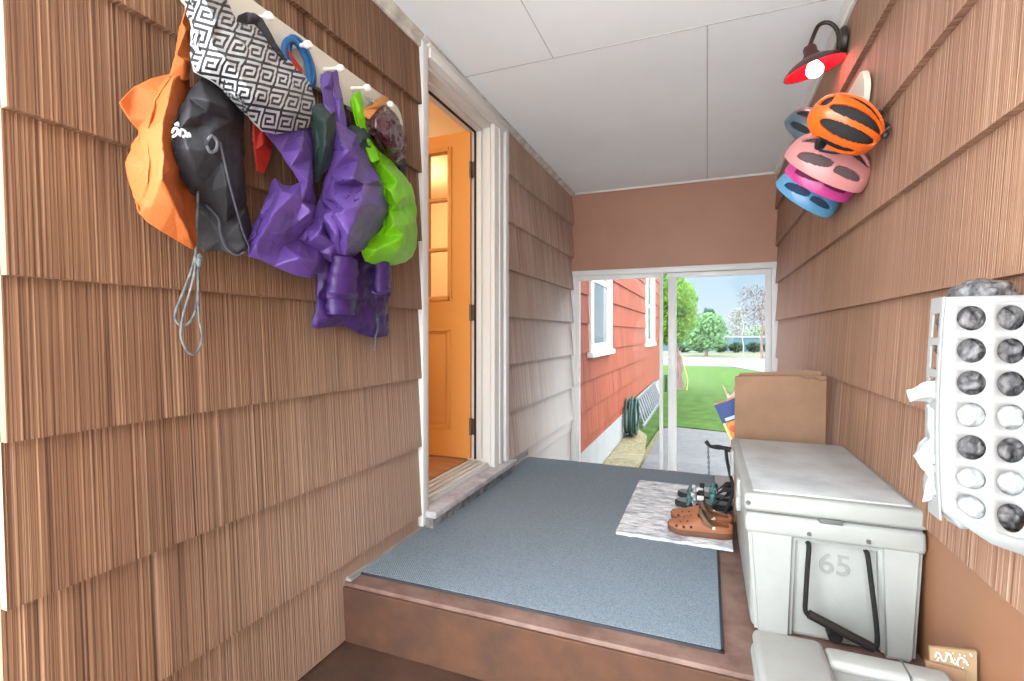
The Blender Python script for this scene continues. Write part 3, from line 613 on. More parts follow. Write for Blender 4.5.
# greek key patterned bag
def greek():
    m = bpy.data.materials.new('greek_key_print'); m.use_nodes = True; t = m.node_tree; bs = t.nodes['Principled BSDF']; L = t.links.new
    G = ['11111110', '00000010', '11111010', '10001010', '10111010', '10000010', '11111110', '00000000']
    uv = N(t, 'ShaderNodeUVMap', uv_map='UVMap'); sp = N(t, 'ShaderNodeSeparateXYZ'); L(uv.outputs[0], sp.inputs[0])
    def cell(o):
        fr = N(t, 'ShaderNodeMath', operation='FRACT'); L(o, fr.inputs[0]); mu = N(t, 'ShaderNodeMath', operation='MULTIPLY', inp={1: 8}); L(fr.outputs[0], mu.inputs[0])
        fl = N(t, 'ShaderNodeMath', operation='FLOOR'); L(mu.outputs[0], fl.inputs[0]); return fl.outputs[0]
    cx, cy = cell(sp.outputs['X']), cell(sp.outputs['Y'])
    acc = None
    for half in (0, 1):
        mm = N(t, 'ShaderNodeMath', operation='MULTIPLY', inp={1: 8.}); yy = N(t, 'ShaderNodeMath', operation='SUBTRACT', inp={1: half * 4.}); L(cy, yy.inputs[0]); L(yy.outputs[0], mm.inputs[0])
        ad = N(t, 'ShaderNodeMath', operation='ADD'); L(mm.outputs[0], ad.inputs[0]); L(cx, ad.inputs[1])
        dv = N(t, 'ShaderNodeMath', operation='MULTIPLY_ADD', inp={1: 1 / 32, 2: .5 / 32}); L(ad.outputs[0], dv.inputs[0])
        cr = N(t, 'ShaderNodeValToRGB'); cr.color_ramp.interpolation = 'CONSTANT'; L(dv.outputs[0], cr.inputs[0])
        s = ''.join(G[half * 4:half * 4 + 4]); el = cr.color_ramp.elements; prev = None; first = True
        wv, kv = (.50, .50, .50, 1), (.016, .016, .02, 1)
        el[0].position = 0; el[0].color = wv if s[0] == '1' else kv; el[1].position = 1; el[1].color = wv if s[-1] == '1' else kv; prev = s[0]
        for i, ch in enumerate(s):
            if ch != prev: q = el.new(i / 32); q.color = wv if ch == '1' else kv; prev = ch
        if acc is None: acc = cr.outputs[0]
        else:
            gt = N(t, 'ShaderNodeMath', operation='GREATER_THAN', inp={1: 3.5}); L(cy, gt.inputs[0]); mx = N(t, 'ShaderNodeMix', data_type='RGBA'); L(gt.outputs[0], mx.inputs[0]); L(acc, mx.inputs[6]); L(cr.outputs[0], mx.inputs[7]); acc = mx.outputs[2]
    L(acc, bs.inputs['Base Color']); bs.inputs['Roughness'].default_value = .5
    return m
t = thing('patterned_bag', 'black and white meander patterned bag hanging over the black backpack', 'bag', (XL + .05, 1.05, 1.75), group='bags on the peg board')
def guv(u, v, h):
    du, dv = u - 190, v + 30; k = 1 + max(0, du) / 420
    return (du * .93 + dv * .36) * k / 24, (dv * .93 - du * .36) * k / 24
cloth('bag_body', greek(), [(188, -26, .12), (214, -26, .09), (226, 0, .07), (232, 13, .07), (240, 22, .065), (250, 25, .065), (260, 29, .07), (272, 42, .075), (286, 58, .08), (300, 72, .085), (312, 85, .09), (315, 100, .10), (318, 123, .10), (310, 127, .11), (300, 130, .12), (277, 134, .14), (262, 131, .15), (252, 119, .16), (238, 104, .165), (222, 89, .17), (206, 78, .17), (196, 72, .165), (194, 45, .155), (192, 18, .14)],
      [(205, 0, .19), (215, 20, .21), (212, 45, .235), (225, 60, .25), (240, 75, .25), (240, 45, .20), (225, 25, .18), (258, 70, .215), (265, 100, .235), (285, 110, .21), (290, 85, .175), (270, 55, .14), (302, 112, .165), (250, 95, .25), (245, 34, .14)], t, step=2.4, seed=5, smooth=3, wr=.006, fs=.08, uvm=guv)
cloth('handle', black_f, [(238, 21, .10), (240, 15, .105), (246, 12, .105), (255, 13, .105), (262, 18, .11), (268, 28, .115), (276, 42, .12), (287, 60, .12), (284, 60, .12), (274, 48, .12), (262, 30, .11), (256, 24, .105), (248, 24, .10)], [(252, 18, .115)], t, seed=6, thin=.006, wr=.002, smooth=1)
# blue jump rope coil and red pouch
t = thing('cord_coil', 'coiled blue cord with a red wrap hanging beside the patterned bag', 'cord', (XL + .05, 1.32, 1.85))
b = B()
for i, (du, dv, h) in enumerate(((0, 0, .075), (2.2, 2, .085), (-1, 3, .095), (1, -1, .105), (-2.5, 1, .112))):
    c = [(299 + du + 12 * math.sin(a) + 4 * math.cos(a) * -1, 63 + dv - 24 * math.cos(a) + 6 * math.sin(a), h) for a in [2 * PI * k / 16 for k in range(16)]]; c = [(q0, q1, q2 - .035) for q0, q1, q2 in c]
    tube(b, spline(on(c), 3, True), .0085, 8, cap=False)
obj('coil', b, blue_r, t)
b = B()
for i in range(7): tube(b, on([(286 + i * 1.6, 50 + i * 2.2, .075), (291 + i * 1.6, 56 + i * 2.2, .078), (293 + i * 1.3, 70 + i * 1.6, .07)]), .005, 8)
obj('wrap', b, red_f, t)
tag(cloth('red_pouch', red_f, [(254, 122, .06), (262, 126, .06), (272, 130, .06), (272, 150, .06), (265, 173, .06), (258, 171, .06), (255, 150, .06)], [(264, 145, .085)], None, seed=9, back=.03), 'flat red pouch hanging in the gap between the black backpack and purple bags', 'pouch', 'bags on the peg board')
# purple bag beside the patterned one
t = thing('tote_bag', 'purple nylon bag with a gaping fold hanging below the patterned bag', 'bag', (XL + .05, 1.3, 1.35), group='bags on the peg board')
cloth('bag_body', purple_f, [(266, 132, .10), (278, 134, .11), (292, 131, .11), (304, 126, .10), (313, 123, .10), (314, 150, .10), (315, 175, .10), (315, 205, .10), (320, 235, .09), (326, 262, .09), (319, 272, .09), (311, 278, .10), (295, 275, .10), (275, 266, .10), (260, 259, .10), (249, 256, .09), (252, 233, .10), (264, 206, .11), (275, 178, .12), (283, 185, .13), (292, 186, .14), (301, 182, .16), (291, 167, .14), (282, 153, .12)],
      [(302, 150, .18), (308, 180, .19), (312, 211, .215), (292, 196, .20), (280, 190, .165), (272, 215, .19), (262, 235, .16), (255, 246, .135), (282, 232, .155), (297, 222, .165), (285, 246, .105), (300, 238, .095), (300, 258, .16), (285, 262, .13), (318, 262, .14), (311, 160, .13), (302, 203, .19), (313, 226, .11)], t, seed=11, smooth=2, wr=.005, fs=.05)
# second purple bag
t = thing('tote_bag', 'purple nylon bag with dark green lining hanging by two straps on the white peg', 'bag', (XL + .05, 1.45, 1.35), group='bags on the peg board')
cloth('bag_body', purple_f, [(336, 120, .11), (346, 128, .11), (356, 134, .11), (364, 150, .11), (373, 166, .11), (384, 186, .11), (388, 214, .12), (378, 231, .12), (365, 247, .12), (356, 255, .11), (347, 260, .11), (338, 261, .10), (331, 262, .10), (318, 252, .11), (306, 243, .11), (299, 238, .11), (305, 230, .12), (313, 220, .12), (321, 198, .12), (329, 172, .12), (334, 150, .12)],
      [(342, 145, .17), (350, 150, .18), (352, 178, .235), (364, 184, .19), (378, 180, .18), (358, 160, .17), (334, 199, .19), (335, 214, .225), (345, 210, .24), (349, 235, .245), (360, 206, .25), (376, 205, .20), (366, 236, .17), (346, 256, .155), (330, 232, .12), (336, 245, .15), (318, 234, .17), (312, 240, .15), (329, 254, .14), (326, 215, .16), (333, 180, .14), (340, 185, .15), (330, 205, .13)], t, seed=13, smooth=2, wr=.005, fs=.05)
cloth('strap', purple_f, [(322, 74, .10), (329, 71, .10), (333, 72, .10), (333, 90, .10), (336, 110, .11), (338, 135, .13), (330, 135, .13), (325, 105, .12), (322, 88, .11)], [(328, 85, .12), (331, 110, .135)], t, seed=14, wr=.002, smooth=1, back=.06)
cloth('strap', purple_f, [(333, 72, .105), (337, 70, .10), (339, 80, .095), (342, 95, .095), (347, 128, .11), (340, 126, .115), (336, 100, .11)], [(339, 100, .12)], t, seed=15, wr=.002, smooth=1, back=.06)
cloth('lining', green_dk, [(311, 108, .12), (316, 104, .115), (324, 103, .11), (336, 112, .115), (336, 128, .125), (334, 150, .13), (329, 166, .13), (317, 183, .125), (315, 165, .12), (314, 140, .12)], [(325, 120, .17), (326, 145, .175), (321, 165, .155)], t, seed=16, wr=.004)
cloth('lining', green_dk, [(348, 127, .09), (354, 125, .09), (364, 128, .10), (373, 134, .10), (372, 150, .105), (366, 157, .11), (357, 146, .115), (354, 134, .10)], [(363, 140, .14)], t, seed=17, wr=.004)
# purple jacket hanging below them
t = thing('rain_jacket', 'deep purple rain jacket with cuffed sleeves hanging lowest on the peg board', 'jacket', (XL + .05, 1.5, 1.2), group='bags on the peg board')
cloth('jacket_body', violet_f, [(338, 100, .035), (344, 100, .035), (356, 150, .05), (372, 190, .055), (382, 235, .055), (388, 262, .06), (392, 290, .055), (388, 300, .055), (388, 336, .055), (375, 338, .05), (360, 334, .05), (345, 326, .05), (330, 327, .05), (316, 329, .05), (312, 327, .05), (315, 312, .05), (318, 298, .05), (318, 270, .05), (322, 240, .05), (328, 190, .05), (334, 150, .045)],
      [(330, 275, .08), (345, 280, .075), (360, 300, .07), (376, 318, .085), (350, 318, .085), (368, 325, .08), (338, 315, .08), (325, 318, .075), (383, 325, .07), (340, 200, .08), (355, 250, .08)], t, seed=19, wr=.007, back=.028)
def sleeve(nm, pts, rr, r2, flat):
    P = spline(on(pts), 5); n = len(P); b = B()
    rad = [(rr + (r2 - rr) * i / (n - 1)) * (1 + .05 * math.sin(i * 2.1)) for i in range(n)]
    tube(b, P, rad, 18, cap=False, flat=((1, 0, 0), flat))
    for v in b.verts:
        d = mnoise.fractal(v.co / .05, 1, 2, 3) * .007; v.co += Vector((d, d * .4, 0))
    return obj(nm, b, violet_f, t, mods=[('SOLIDIFY', dict(thickness=.003, offset=-1))])
s = sleeve('sleeve', [(345, 258, .13), (344, 275, .13), (342, 295, .13), (341, 314, .125)], .052, .060, .55)
b = B(); c = on([(327, 295, .16), (336, 296, .176), (348, 296, .176), (357, 293, .16)]); tube(b, spline(c, 5), .010, 8, flat=((1, 0, 0), .35)); obj('cuff_tab', b, violet_f, s)
s2_ = sleeve('sleeve', [(381, 248, .10), (382, 262, .105), (382, 278, .11), (382, 294, .115)], .034, .042, .6)
b = B(); c = on([(372, 291, .125), (378, 294, .142), (386, 292, .142), (392, 288, .125)]); tube(b, spline(c, 5), .006, 8, flat=((1, 0, 0), .5)); obj('cuff_tab', b, violet_f, s2_)
b = B(); tube(b, on([(375, 335, .07), (376, 341, .07), (375, 350, .07)]), [.003, .005, .004], 8); tube(b, spline(on([(377, 318, .09), (378, 326, .082), (376, 336, .074)]), 4), .003, 6); obj('zipper_pull', b, grey_t, t)
# lime bag
t = thing('tote_bag', 'lime green nylon bag hanging next to the maroon plastic bag', 'bag', (XL + .05, 1.62, 1.4), group='bags on the peg board')
cloth('bag_body', lime_f, [(366, 152, .09), (372, 143, .09), (380, 152, .09), (391, 160, .09), (402, 173, .09), (412, 185, .09), (416, 205, .09), (417, 228, .10), (417, 246, .10), (413, 256, .10), (406, 262, .10), (396, 265, .10), (386, 266, .11), (374, 264, .11), (366, 261, .11), (361, 247, .10), (370, 236, .09), (380, 225, .08), (386, 205, .08), (382, 185, .07), (374, 168, .08)],
      [(386, 168, .13), (380, 165, .12), (390, 190, .15), (396, 205, .165), (393, 225, .18), (386, 245, .18), (376, 250, .16), (402, 210, .12), (404, 235, .17), (399, 250, .18), (410, 225, .14), (411, 245, .13), (407, 195, .13), (398, 182, .145), (390, 212, .12), (384, 235, .135)], t, seed=21, smooth=2, wr=.005, fs=.05)
cloth('strap', lime_f, [(354, 94, .09), (358, 91, .09), (361, 92, .09), (364, 108, .09), (368, 128, .095), (374, 145, .11), (380, 160, .12), (372, 162, .12), (366, 148, .11), (361, 130, .10), (357, 112, .10)], [(361, 110, .115), (368, 142, .13)], t, seed=22, wr=.002, smooth=1, back=.05)
cloth('strap', lime_f, [(351, 101, .08), (354, 94, .085), (357, 96, .09), (361, 118, .09), (365, 138, .095), (360, 134, .09), (355, 116, .085)], [], t, seed=23, wr=.002, smooth=1, back=.05)
# maroon plastic bag with tan collar
t = thing('plastic_bag', 'glossy maroon plastic bag with a tan collar hanging nearest the entrance door', 'bag', (XL + .05, 1.75, 1.75), group='bags on the peg board')
cloth('bag_body', maroon_f, [(365, 116, .10), (372, 110, .10), (382, 102, .09), (391, 107, .09), (399, 118, .09), (404, 132, .09), (405, 146, .09), (403, 158, .09), (400, 166, .10), (394, 161, .11), (386, 152, .11), (377, 141, .10), (370, 131, .10), (366, 123, .10)],
      [(378, 118, .15), (388, 115, .15), (392, 130, .17), (384, 135, .17), (396, 145, .16), (398, 158, .13), (376, 128, .14), (390, 147, .155)], t, step=2.2, seed=25, smooth=1, wr=.013, fs=.045)
cloth('collar', tan_f, [(365, 116, .11), (364, 110, .10), (372, 102, .09), (384, 95, .085), (388, 98, .085), (388, 104, .10), (378, 109, .12), (369, 119, .125)], [(376, 105, .13)], t, seed=26, wr=.002)
cloth('drawn_neck', black_f, [(398, 165, .06), (403, 156, .06), (406, 160, .06), (406, 180, .06), (403, 184, .06), (398, 176, .06)], [(402, 170, .08)], t, seed=27)
b = B()
for k in range(3): tube(b, on([(366 + k * 2.5, 97 + k, .10), (369 + k * 2.5, 101 + k, .11), (371 + k * 2.5, 105, .11)]), .004, 6)
obj('cord_end', b, metal_m, t)

# ---------------------------------------------------------------- right wall: second peg rail, helmets, lamp
peg_rail('coat_rack', 'cream peg board with a rounded end holding bicycle helmets under the red lamp', XR, -1, 2.08, 3.6, 1.958, 2.098, [2.22, 2.5, 2.78, 3.06, 3.34], 2.03, None, L=.07)
def helmet(name, label, c, L, up, size, shell_c, liner_c, vents, seed=0, straps=True, s=(.135, .10, .115)):
    L = Vector(L).normalized(); up = Vector(up); up = (up - L * up.dot(L)).normalized(); W = up.cross(L)
    t = thing(name, label, 'helmet', c, group='bicycle helmets on the right peg board')
    Rm = Matrix((L, W, up)).transposed(); t.rotation_euler = Rm.to_euler(); t.scale = (size,) * 3
    a, bb, cc = s
    def pt(sv, th, k=1): 
        tail = 1 + .10 * max(0, -math.cos(sv)) ** 2
        return Vector((a * k * math.cos(sv) * tail, bb * k * math.sin(sv) ** .8 * math.sin(th), cc * k * math.sin(sv) ** .75 * math.cos(th) - .035))
    ns, nth = 110, 120; TH = math.radians(104)
    b = B(); g = [[b.verts.new(pt(.04 + (PI - .08) * i / ns, -TH + 2 * TH * j / nth)) for j in range(nth + 1)] for i in range(ns + 1)]
    for i in range(ns):
        for j in range(nth):
            sv = (i + .5) / ns; th = math.degrees(-TH + 2 * TH * (j + .5) / nth)
            hole = False
            for (sc, tc_, sl, tw) in vents:
                for sg in ((1, -1) if tc_ else (1,)):
                    q = abs((sv - sc) / sl) ** 2.6 + abs((th - sg * tc_ - (sv - sc) * -25 * sg) / tw) ** 2.6
                    if q < 1: hole = True
            if not hole: b.faces.new((g[i][j], g[i + 1][j], g[i + 1][j + 1], g[i][j + 1]))
    bmesh.ops.delete(b, geom=[v for v in b.verts if not v.link_faces], context='VERTS')
    obj('shell', b, shell_c, t, local=True, angle=60, mods=[('SOLIDIFY', dict(thickness=.010, offset=-1)), ('BEVEL', dict(width=.002, segments=2, limit_method='ANGLE', angle_limit=math.radians(55)))])
    b = B(); g = [[b.verts.new(pt(.06 + (PI - .12) * i / 24, -TH * .97 + 2 * TH * .97 * j / 24, .90)) for j in range(25)] for i in range(25)]
    for i in range(24):
        for j in range(24): b.faces.new((g[i][j], g[i + 1][j], g[i + 1][j + 1], g[i][j + 1]))
    obj('liner', b, liner_c, t, local=True, mods=[('SOLIDIFY', dict(thickness=.006, offset=-1))])
    if straps:
        bk = mat('black_webbing', (36, 36, 38), .6, .2, 60)
        for sg in (-1, 1):
            b = B(); tube(b, spline([(a * .35, sg * bb * .95, -.05), (.02, sg * bb * .92, -.10), (.0, sg * .03, -.155)], 6), .008, 8, flat=((0, 1, 0), .25))
            tube(b, spline([(-a * .55, sg * bb * .8, -.05), (-.04, sg * bb * .85, -.08), (.01, sg * bb * .9, -.10)], 6), .007, 8, flat=((0, 1, 0), .25)); obj('strap', b, bk, t, local=True)
        b = B(); bx(b, -.015, .015, -.022, .022, -.166, -.150, .004); obj('buckle', b, bk, t, local=True)
    return t
hp = lambda n, c, r=.3: mat(n, c, r, .06, 4, coat=.3)
vC = [(.56, 18, .32, 13), (.56, 56, .30, 14), (.55, 93, .20, 9), (.15, 0, .08, 30)]
vA = [(.30, 0, .16, 9), (.52, 24, .24, 7), (.50, 52, .22, 8), (.66, 0, .16, 8), (.52, 80, .16, 8)]
vB = [(.30, 0, .15, 10), (.36, 40, .17, 11), (.66, 34, .14, 11), (.40, 78, .15, 9), (.70, 74, .13, 9), (.66, 0, .12, 7)]
blk = mat('black_foam', (34, 33, 34), .8, .2, 40)
hO = helmet('bicycle_helmet', 'orange and black bicycle helmet nearest the rounded end of the peg board', atX(848, 120, .43), (-.78, -.2, .56), (.05, -.8, .35), .84, hp('orange_shell', (214, 92, 26)), blk, vC)
b = B(); tube(b, spline([(-.10, -.085, -.01), (-.05, -.105, .0), (.03, -.108, .0)], 6), .007, 8, flat=((0, 1, 0), .3)); tube(b, spline([(-.135, -.03, .03), (-.14, -.07, .0), (-.10, -.10, -.03)], 6), .008, 8, flat=((1, 0, 0), .4)); ball(b, (-.085, -.100, .0), (.016, .008, .016), 12); ball(b, (-.137, .01, .035), (.012, .016, .016), 12)
obj('retention_dial', b, mat('black_plastic', (34, 34, 36), .4, .1), hO, local=True)
helmet('bicycle_helmet', 'dusty pink bicycle helmet directly below the orange one', atX(829, 160, .43), (-.82, .0, .57), (.45, -.35, .75), 1.10, hp('dusty_pink_shell', (188, 124, 122)), mat('grey_liner', (86, 70, 72), .8), vB, straps=False)
helmet('bicycle_helmet', 'bright magenta bicycle helmet squeezed between the dusty pink and blue ones', atX(821, 175, .425), (-.82, .0, .58), (.45, -.35, .75), .95, hp('magenta_shell', (190, 58, 132)), mat('plum_liner', (110, 40, 80), .8), vB, straps=False)
helmet('bicycle_helmet', 'blue bicycle helmet with navy vents, lowest of the helmets', atX(809, 190, .425), (-.76, .0, .64), (.5, -.35, .7), 1.0, hp('blue_shell', (84, 142, 180)), mat('navy_liner', (44, 62, 92), .8), vB, straps=False)
helmet('bicycle_helmet', 'dark teal bicycle helmet mostly hidden behind the orange one', atX(813, 127, .44), (-.7, .0, .7), (.3, -.5, .7), .85, hp('dark_teal_shell', (66, 84, 92)), blk, vB, straps=False)

# gooseneck barn lamp with a red shade
lampY = 2.54
t = thing('wall_lamp', 'small barn style wall lamp with red lined shade and lit bulb under the ceiling', 'lamp', (XR - .02, lampY, 2.35))
iron = mat('dark_bronze', (58, 46, 42), .4, .2, 30, metal=.4)
bc = atX(845, 38, XR - .02); 
b = B(); M = Matrix.Translation((XR - .0225, bc.y, bc.z - .012)) @ Matrix.Rotation(-PI / 2, 4, 'Y'); 
prof = [(0, 0), (.058, 0), (.058, .010), (.050, .020), (.02, .024), (0, .024)]; lathe(b, prof, 28, M); obj('wall_plate', b, iron, t)
shc = atY(814, 67, bc.y); zs = shc.z; xs = shc.x
b = B(); ly = bc.y; tip = Vector((xs, ly, zs)) + Matrix.Rotation(math.radians(-13), 3, 'Y') @ Vector((0, 0, .088))
arm = spline([Vector((XR - .04, ly, bc.z - .045)), atY(839, 49, ly), atY(839, 40, ly), atY(837.5, 31, ly), atY(833, 25, ly), atY(827, 22.5, ly), atY(820, 24.5, ly), atY(815.5, 31, ly), tip], 8)
tube(b, arm, .0085, 12); tube(b, [(XR - .03, ly, bc.z - .045), (XR - .052, ly, bc.z - .045)], .012, 12); tube(b, [(XR - .03, ly, bc.z + .006), (XR - .05, ly, bc.z + .006)], .010, 12); obj('gooseneck_arm', b, iron, t)
tilt = Matrix.Translation((xs, bc.y, zs)) @ Matrix.Rotation(math.radians(-13), 4, 'Y') @ Matrix.Rotation(math.radians(7), 4, 'X')
b = B(); lathe(b, [(0, .092), (.020, .092), (.026, .082), (.027, .06), (.033, .052), (.034, .044), (.06, .036), (.095, .018), (.118, -.004), (.121, -.010), (.118, -.009)], 40, tilt)
sh_ = obj('shade', b, mat('oxblood_enamel', (66, 28, 28), .3, .1, coat=.4), t)
b = B(); lathe(b, [(0, .038), (.034, .038), (.058, .031), (.092, .014), (.1165, -.0085)], 40, tilt); obj('shade_lining', b, mat('red_enamel_lining', (214, 20, 40), .35, .05), sh_)
b = B(); lathe(b, [(0, .036), (.014, .034), (.016, .022), (.026, .010), (.034, -.008), (.034, -.02), (.026, -.036), (.012, -.043), (0, -.044)], 24, tilt); obj('bulb', b, emit_mat('lit_bulb', (1, .40, .40, 1), 22), t)

# ---------------------------------------------------------------- floor mats
matm = mat('grey_ribbed_carpet', (144, 156, 166), .95, .35, 230, bump=1, bscale=420, col2=(112, 124, 134), spec=.1)
def tweak_mat():
    t = matm.node_tree; b = t.nodes['Principled BSDF']; tc = N(t, 'ShaderNodeTexCoord')
    wv = N(t, 'ShaderNodeTexWave', wave_type='BANDS', bands_direction='DIAGONAL', inp={'Scale': 62, 'Distortion': 2, 'Detail': 2, 'Detail Scale': 8}); t.links.new(tc.outputs['Object'], wv.inputs['Vector'])
    bp = N(t, 'ShaderNodeBump', inp={'Strength': .8, 'Distance': .004}); t.links.new(wv.outputs[1], bp.inputs['Height']); t.links.new(bp.outputs[0], b.inputs['Normal'])
tweak_mat()
t = thing('floor_mat', 'large grey ribbed carpet mat covering the porch landing', 'mat', (-.59, 2.46, LAND))
b = B(); bx(b, -1.222, .038, 1.535, 3.395, LAND + .0005, LAND + .011, .004); obj('carpet', b, matm, t)
b = B()
for a in ((-1.23, .046, 1.527, 1.545), (-1.23, .046, 3.385, 3.402), (-1.23, -1.212, 1.527, 3.402), (.028, .046, 1.527, 3.402)): bx(b, *a, LAND + .0003, LAND + .008, .003)
obj('rubber_edge', b, mat('black_rubber', (52, 54, 58), .7), t)
MZ = LAND + .0115
rug_m = mat('woven_rag', (236, 239, 242), .95, .4, 30, col2=(150, 152, 160), stretch=(.5, 1.7, 1), bump=1, bscale=90)
b = B(); nx, ny = 24, 46; g = []
RU = random.Random(5)
for j in range(ny + 1):
    row = []
    for i in range(nx + 1):
        x = -.382 + (.10 + .382) * i / nx; y = 2.235 + (3.08 - 2.235) * j / ny
        if j in (0, ny): y += RU.uniform(-.004, .004)
        row.append(b.verts.new((x + RU.uniform(-.001, .001), y, MZ + .011 + .0035 * math.sin(j * PI) + .004 * (j % 2) * (1 if i % 2 else .4))))
    g.append(row)
for j in range(ny):
    for i in range(nx): b.faces.new((g[j][i], g[j][i + 1], g[j + 1][i + 1], g[j + 1][i]))
ex = bmesh.ops.extrude_face_region(b, geom=list(b.faces)); 
for v in ex['geom']:
    if isinstance(v, bmesh.types.BMVert): v.co.z = MZ
tag(obj('rug', b, rug_m, angle=80), 'small white and grey woven rag rug under the clogs', 'rug')
RZ = MZ + .0155

# ---------------------------------------------------------------- clogs
def clog(label, ox, oy, rz, mirror=1):
    t = thing('clog', label, 'shoe', (ox, oy, RZ), (0, 0, rz), 'pair of tan clogs')
    Lc = .275; fo = mat('tan_foam', (148, 92, 60), .55, .12, 10, bump=.1); so = mat('brown_foam_sole', (104, 68, 48), .7, .15, 12)
    def hw(s):    # half width along the length, s=0 toe, 1 heel
        return .052 * (max(0, 1 - abs(2 * s - 1) ** 3.2)) ** .42 * (1.06 - .20 * s + .05 * math.sin(PI * min(1, s * 2)))
    def cy(s): return mirror * .008 * math.sin(PI * s) 
    NS = 30
    b = B(); up, lo_ = [], []
    ss = [i / NS for i in range(NS + 1)]
    out = [(Lc * s, cy(s) + hw(s)) for s in ss] + [(Lc * s, cy(s) - hw(s)) for s in ss[::-1][1:-1]]
    rise = lambda x: .012 * max(0, 1 - x / .06) ** 2
    k0 = [b.verts.new((x * 1.0, y * .92, rise(x))) for x, y in out]; k1 = [b.verts.new((x, y * 1.04, .012 + rise(x))) for x, y in out]; k2 = [b.verts.new((x, y, .026 + rise(x))) for x, y in out]
    n = len(out); b.faces.new(k0[::-1]); b.faces.new(k2)
    for A, Bq in ((k0, k1), (k1, k2)):
        for i in range(n): b.faces.new((A[i], A[(i + 1) % n], Bq[(i + 1) % n], Bq[i]))
    obj('sole', b, so, t, local=True)
    # upper: toe dome that opens into a collar
    def top(s):
        if s < .52: return .028 + .050 * (s / .52) ** .55 + .012 * (s / .52) ** 3
        return .078 - .022 * ((s - .52) / .48) ** .7 if s < 1 else .056
    NT = 25
    b = B(); g = []
    for i in range(NS + 1):
        s = .012 + .976 * i / NS; w_ = hw(s) * 1.0; H = top(s); row = []
        op = 0 if s < .46 else min(1, (s - .46) / .16) ** .7
        for j in range(NT + 1):
            a = PI * j / NT
            row.append((Lc * s + .0, cy(s) + w_ * math.cos(a) * (1 + .05 * math.sin(a)), .020 + rise(Lc * s) + (H - .020) * math.sin(a) ** .75, a, s, op))
        g.append(row)
    vv = [[b.verts.new(q[:3]) for q in row] for row in g]
    for i in range(NS):
        for j in range(NT):
            a = PI * (j + .5) / NT; s = g[i][j][4]; op = g[i][j][5]
            if op and abs(a - PI / 2) < (.34 + .42 * op): 
                if s < .90: continue
            b.faces.new((vv[i][j], vv[i + 1][j], vv[i + 1][j + 1], vv[i][j + 1]))
    bmesh.ops.delete(b, geom=[v for v in b.verts if not v.link_faces], context='VERTS')
    obj('upper', b, fo, t, local=True, angle=60, mods=[('SOLIDIFY', dict(thickness=.005, offset=-1)), ('SUBSURF', dict(levels=1, render_levels=1))])
    # heel strap resting over the instep, rivets, vent holes
    b = B(); s = .53
    band = [(Lc * .70, cy(.7) + hw(.7) * 1.06, .048), (Lc * .60, cy(.6) + hw(.6) * 1.08, .066), (Lc * .52, cy(.52) + hw(.52) * .62, .094), (Lc * .50, cy(.5), .104), (Lc * .52, cy(.52) - hw(.52) * .62, .094), (Lc * .60, cy(.6) - hw(.6) * 1.08, .066), (Lc * .70, cy(.7) - hw(.7) * 1.06, .048)]
    P_ = spline(band, 6); wd = Vector((.0085, 0, .0055)); A_r = [b.verts.new(p - wd) for p in P_]; B_r = [b.verts.new(p + wd) for p in P_]
    for i in range(len(P_) - 1): b.faces.new((A_r[i], A_r[i + 1], B_r[i + 1], B_r[i]))
    obj('strap', b, mat('olive_brown_strap', (96, 74, 58), .6), t, local=True, mods=[('SOLIDIFY', dict(thickness=.004, offset=0)), ('SUBSURF', dict(levels=1, render_levels=1))])
    for sg in (-1, 1):
        b = B(); ball(b, (Lc * .70, cy(.7) + sg * hw(.7) * 1.10, .048), (.008, .006, .008), 12); obj('rivet', b, mat('cream_rivet', (226, 206, 180), .4), t, local=True)
    hd = mat('dark_vent_hole', (58, 32, 24), .9)
    for (s, a) in [(.14, .45), (.25, .35), (.36, .32), (.2, .95), (.31, .9), (.14, 1.25), (.25, 1.5), (.14, PI - .45), (.25, PI - .35), (.36, PI - .32), (.2, PI - .95), (.31, PI - .9), (.36, 1.3)]:
        w_, H = hw(s), top(s); f = lambda a_, s_: Vector((Lc * s_, cy(s_) + hw(s_) * math.cos(a_) * (1 + .05 * math.sin(a_)), .020 + rise(Lc * s_) + (top(s_) - .020) * math.sin(a_) ** .75))
        p = f(a, s); nrm = (f(a + .05, s) - p).cross(f(a, s + .02) - p).normalized()
        if nrm.dot(p - Vector((Lc * s, 0, .03))) < 0: nrm = -nrm
        M = nrm.to_track_quat('Z', 'Y').to_matrix().to_4x4(); rr = .0062 if abs(a - PI / 2) > 1 else .0042
        b = B(); ball(b, p + nrm * .0008, (rr, rr, .0016), 12, M); obj('vent_hole', b, hd, t, local=True)
    return t
clog('tan foam clog in front, its strap and rivet toward the camera side', -.166, 2.33, math.radians(3), 1)
clog('tan foam clog behind its mate, nearer the strappy sandals', -.162, 2.475, math.radians(-1), -1)

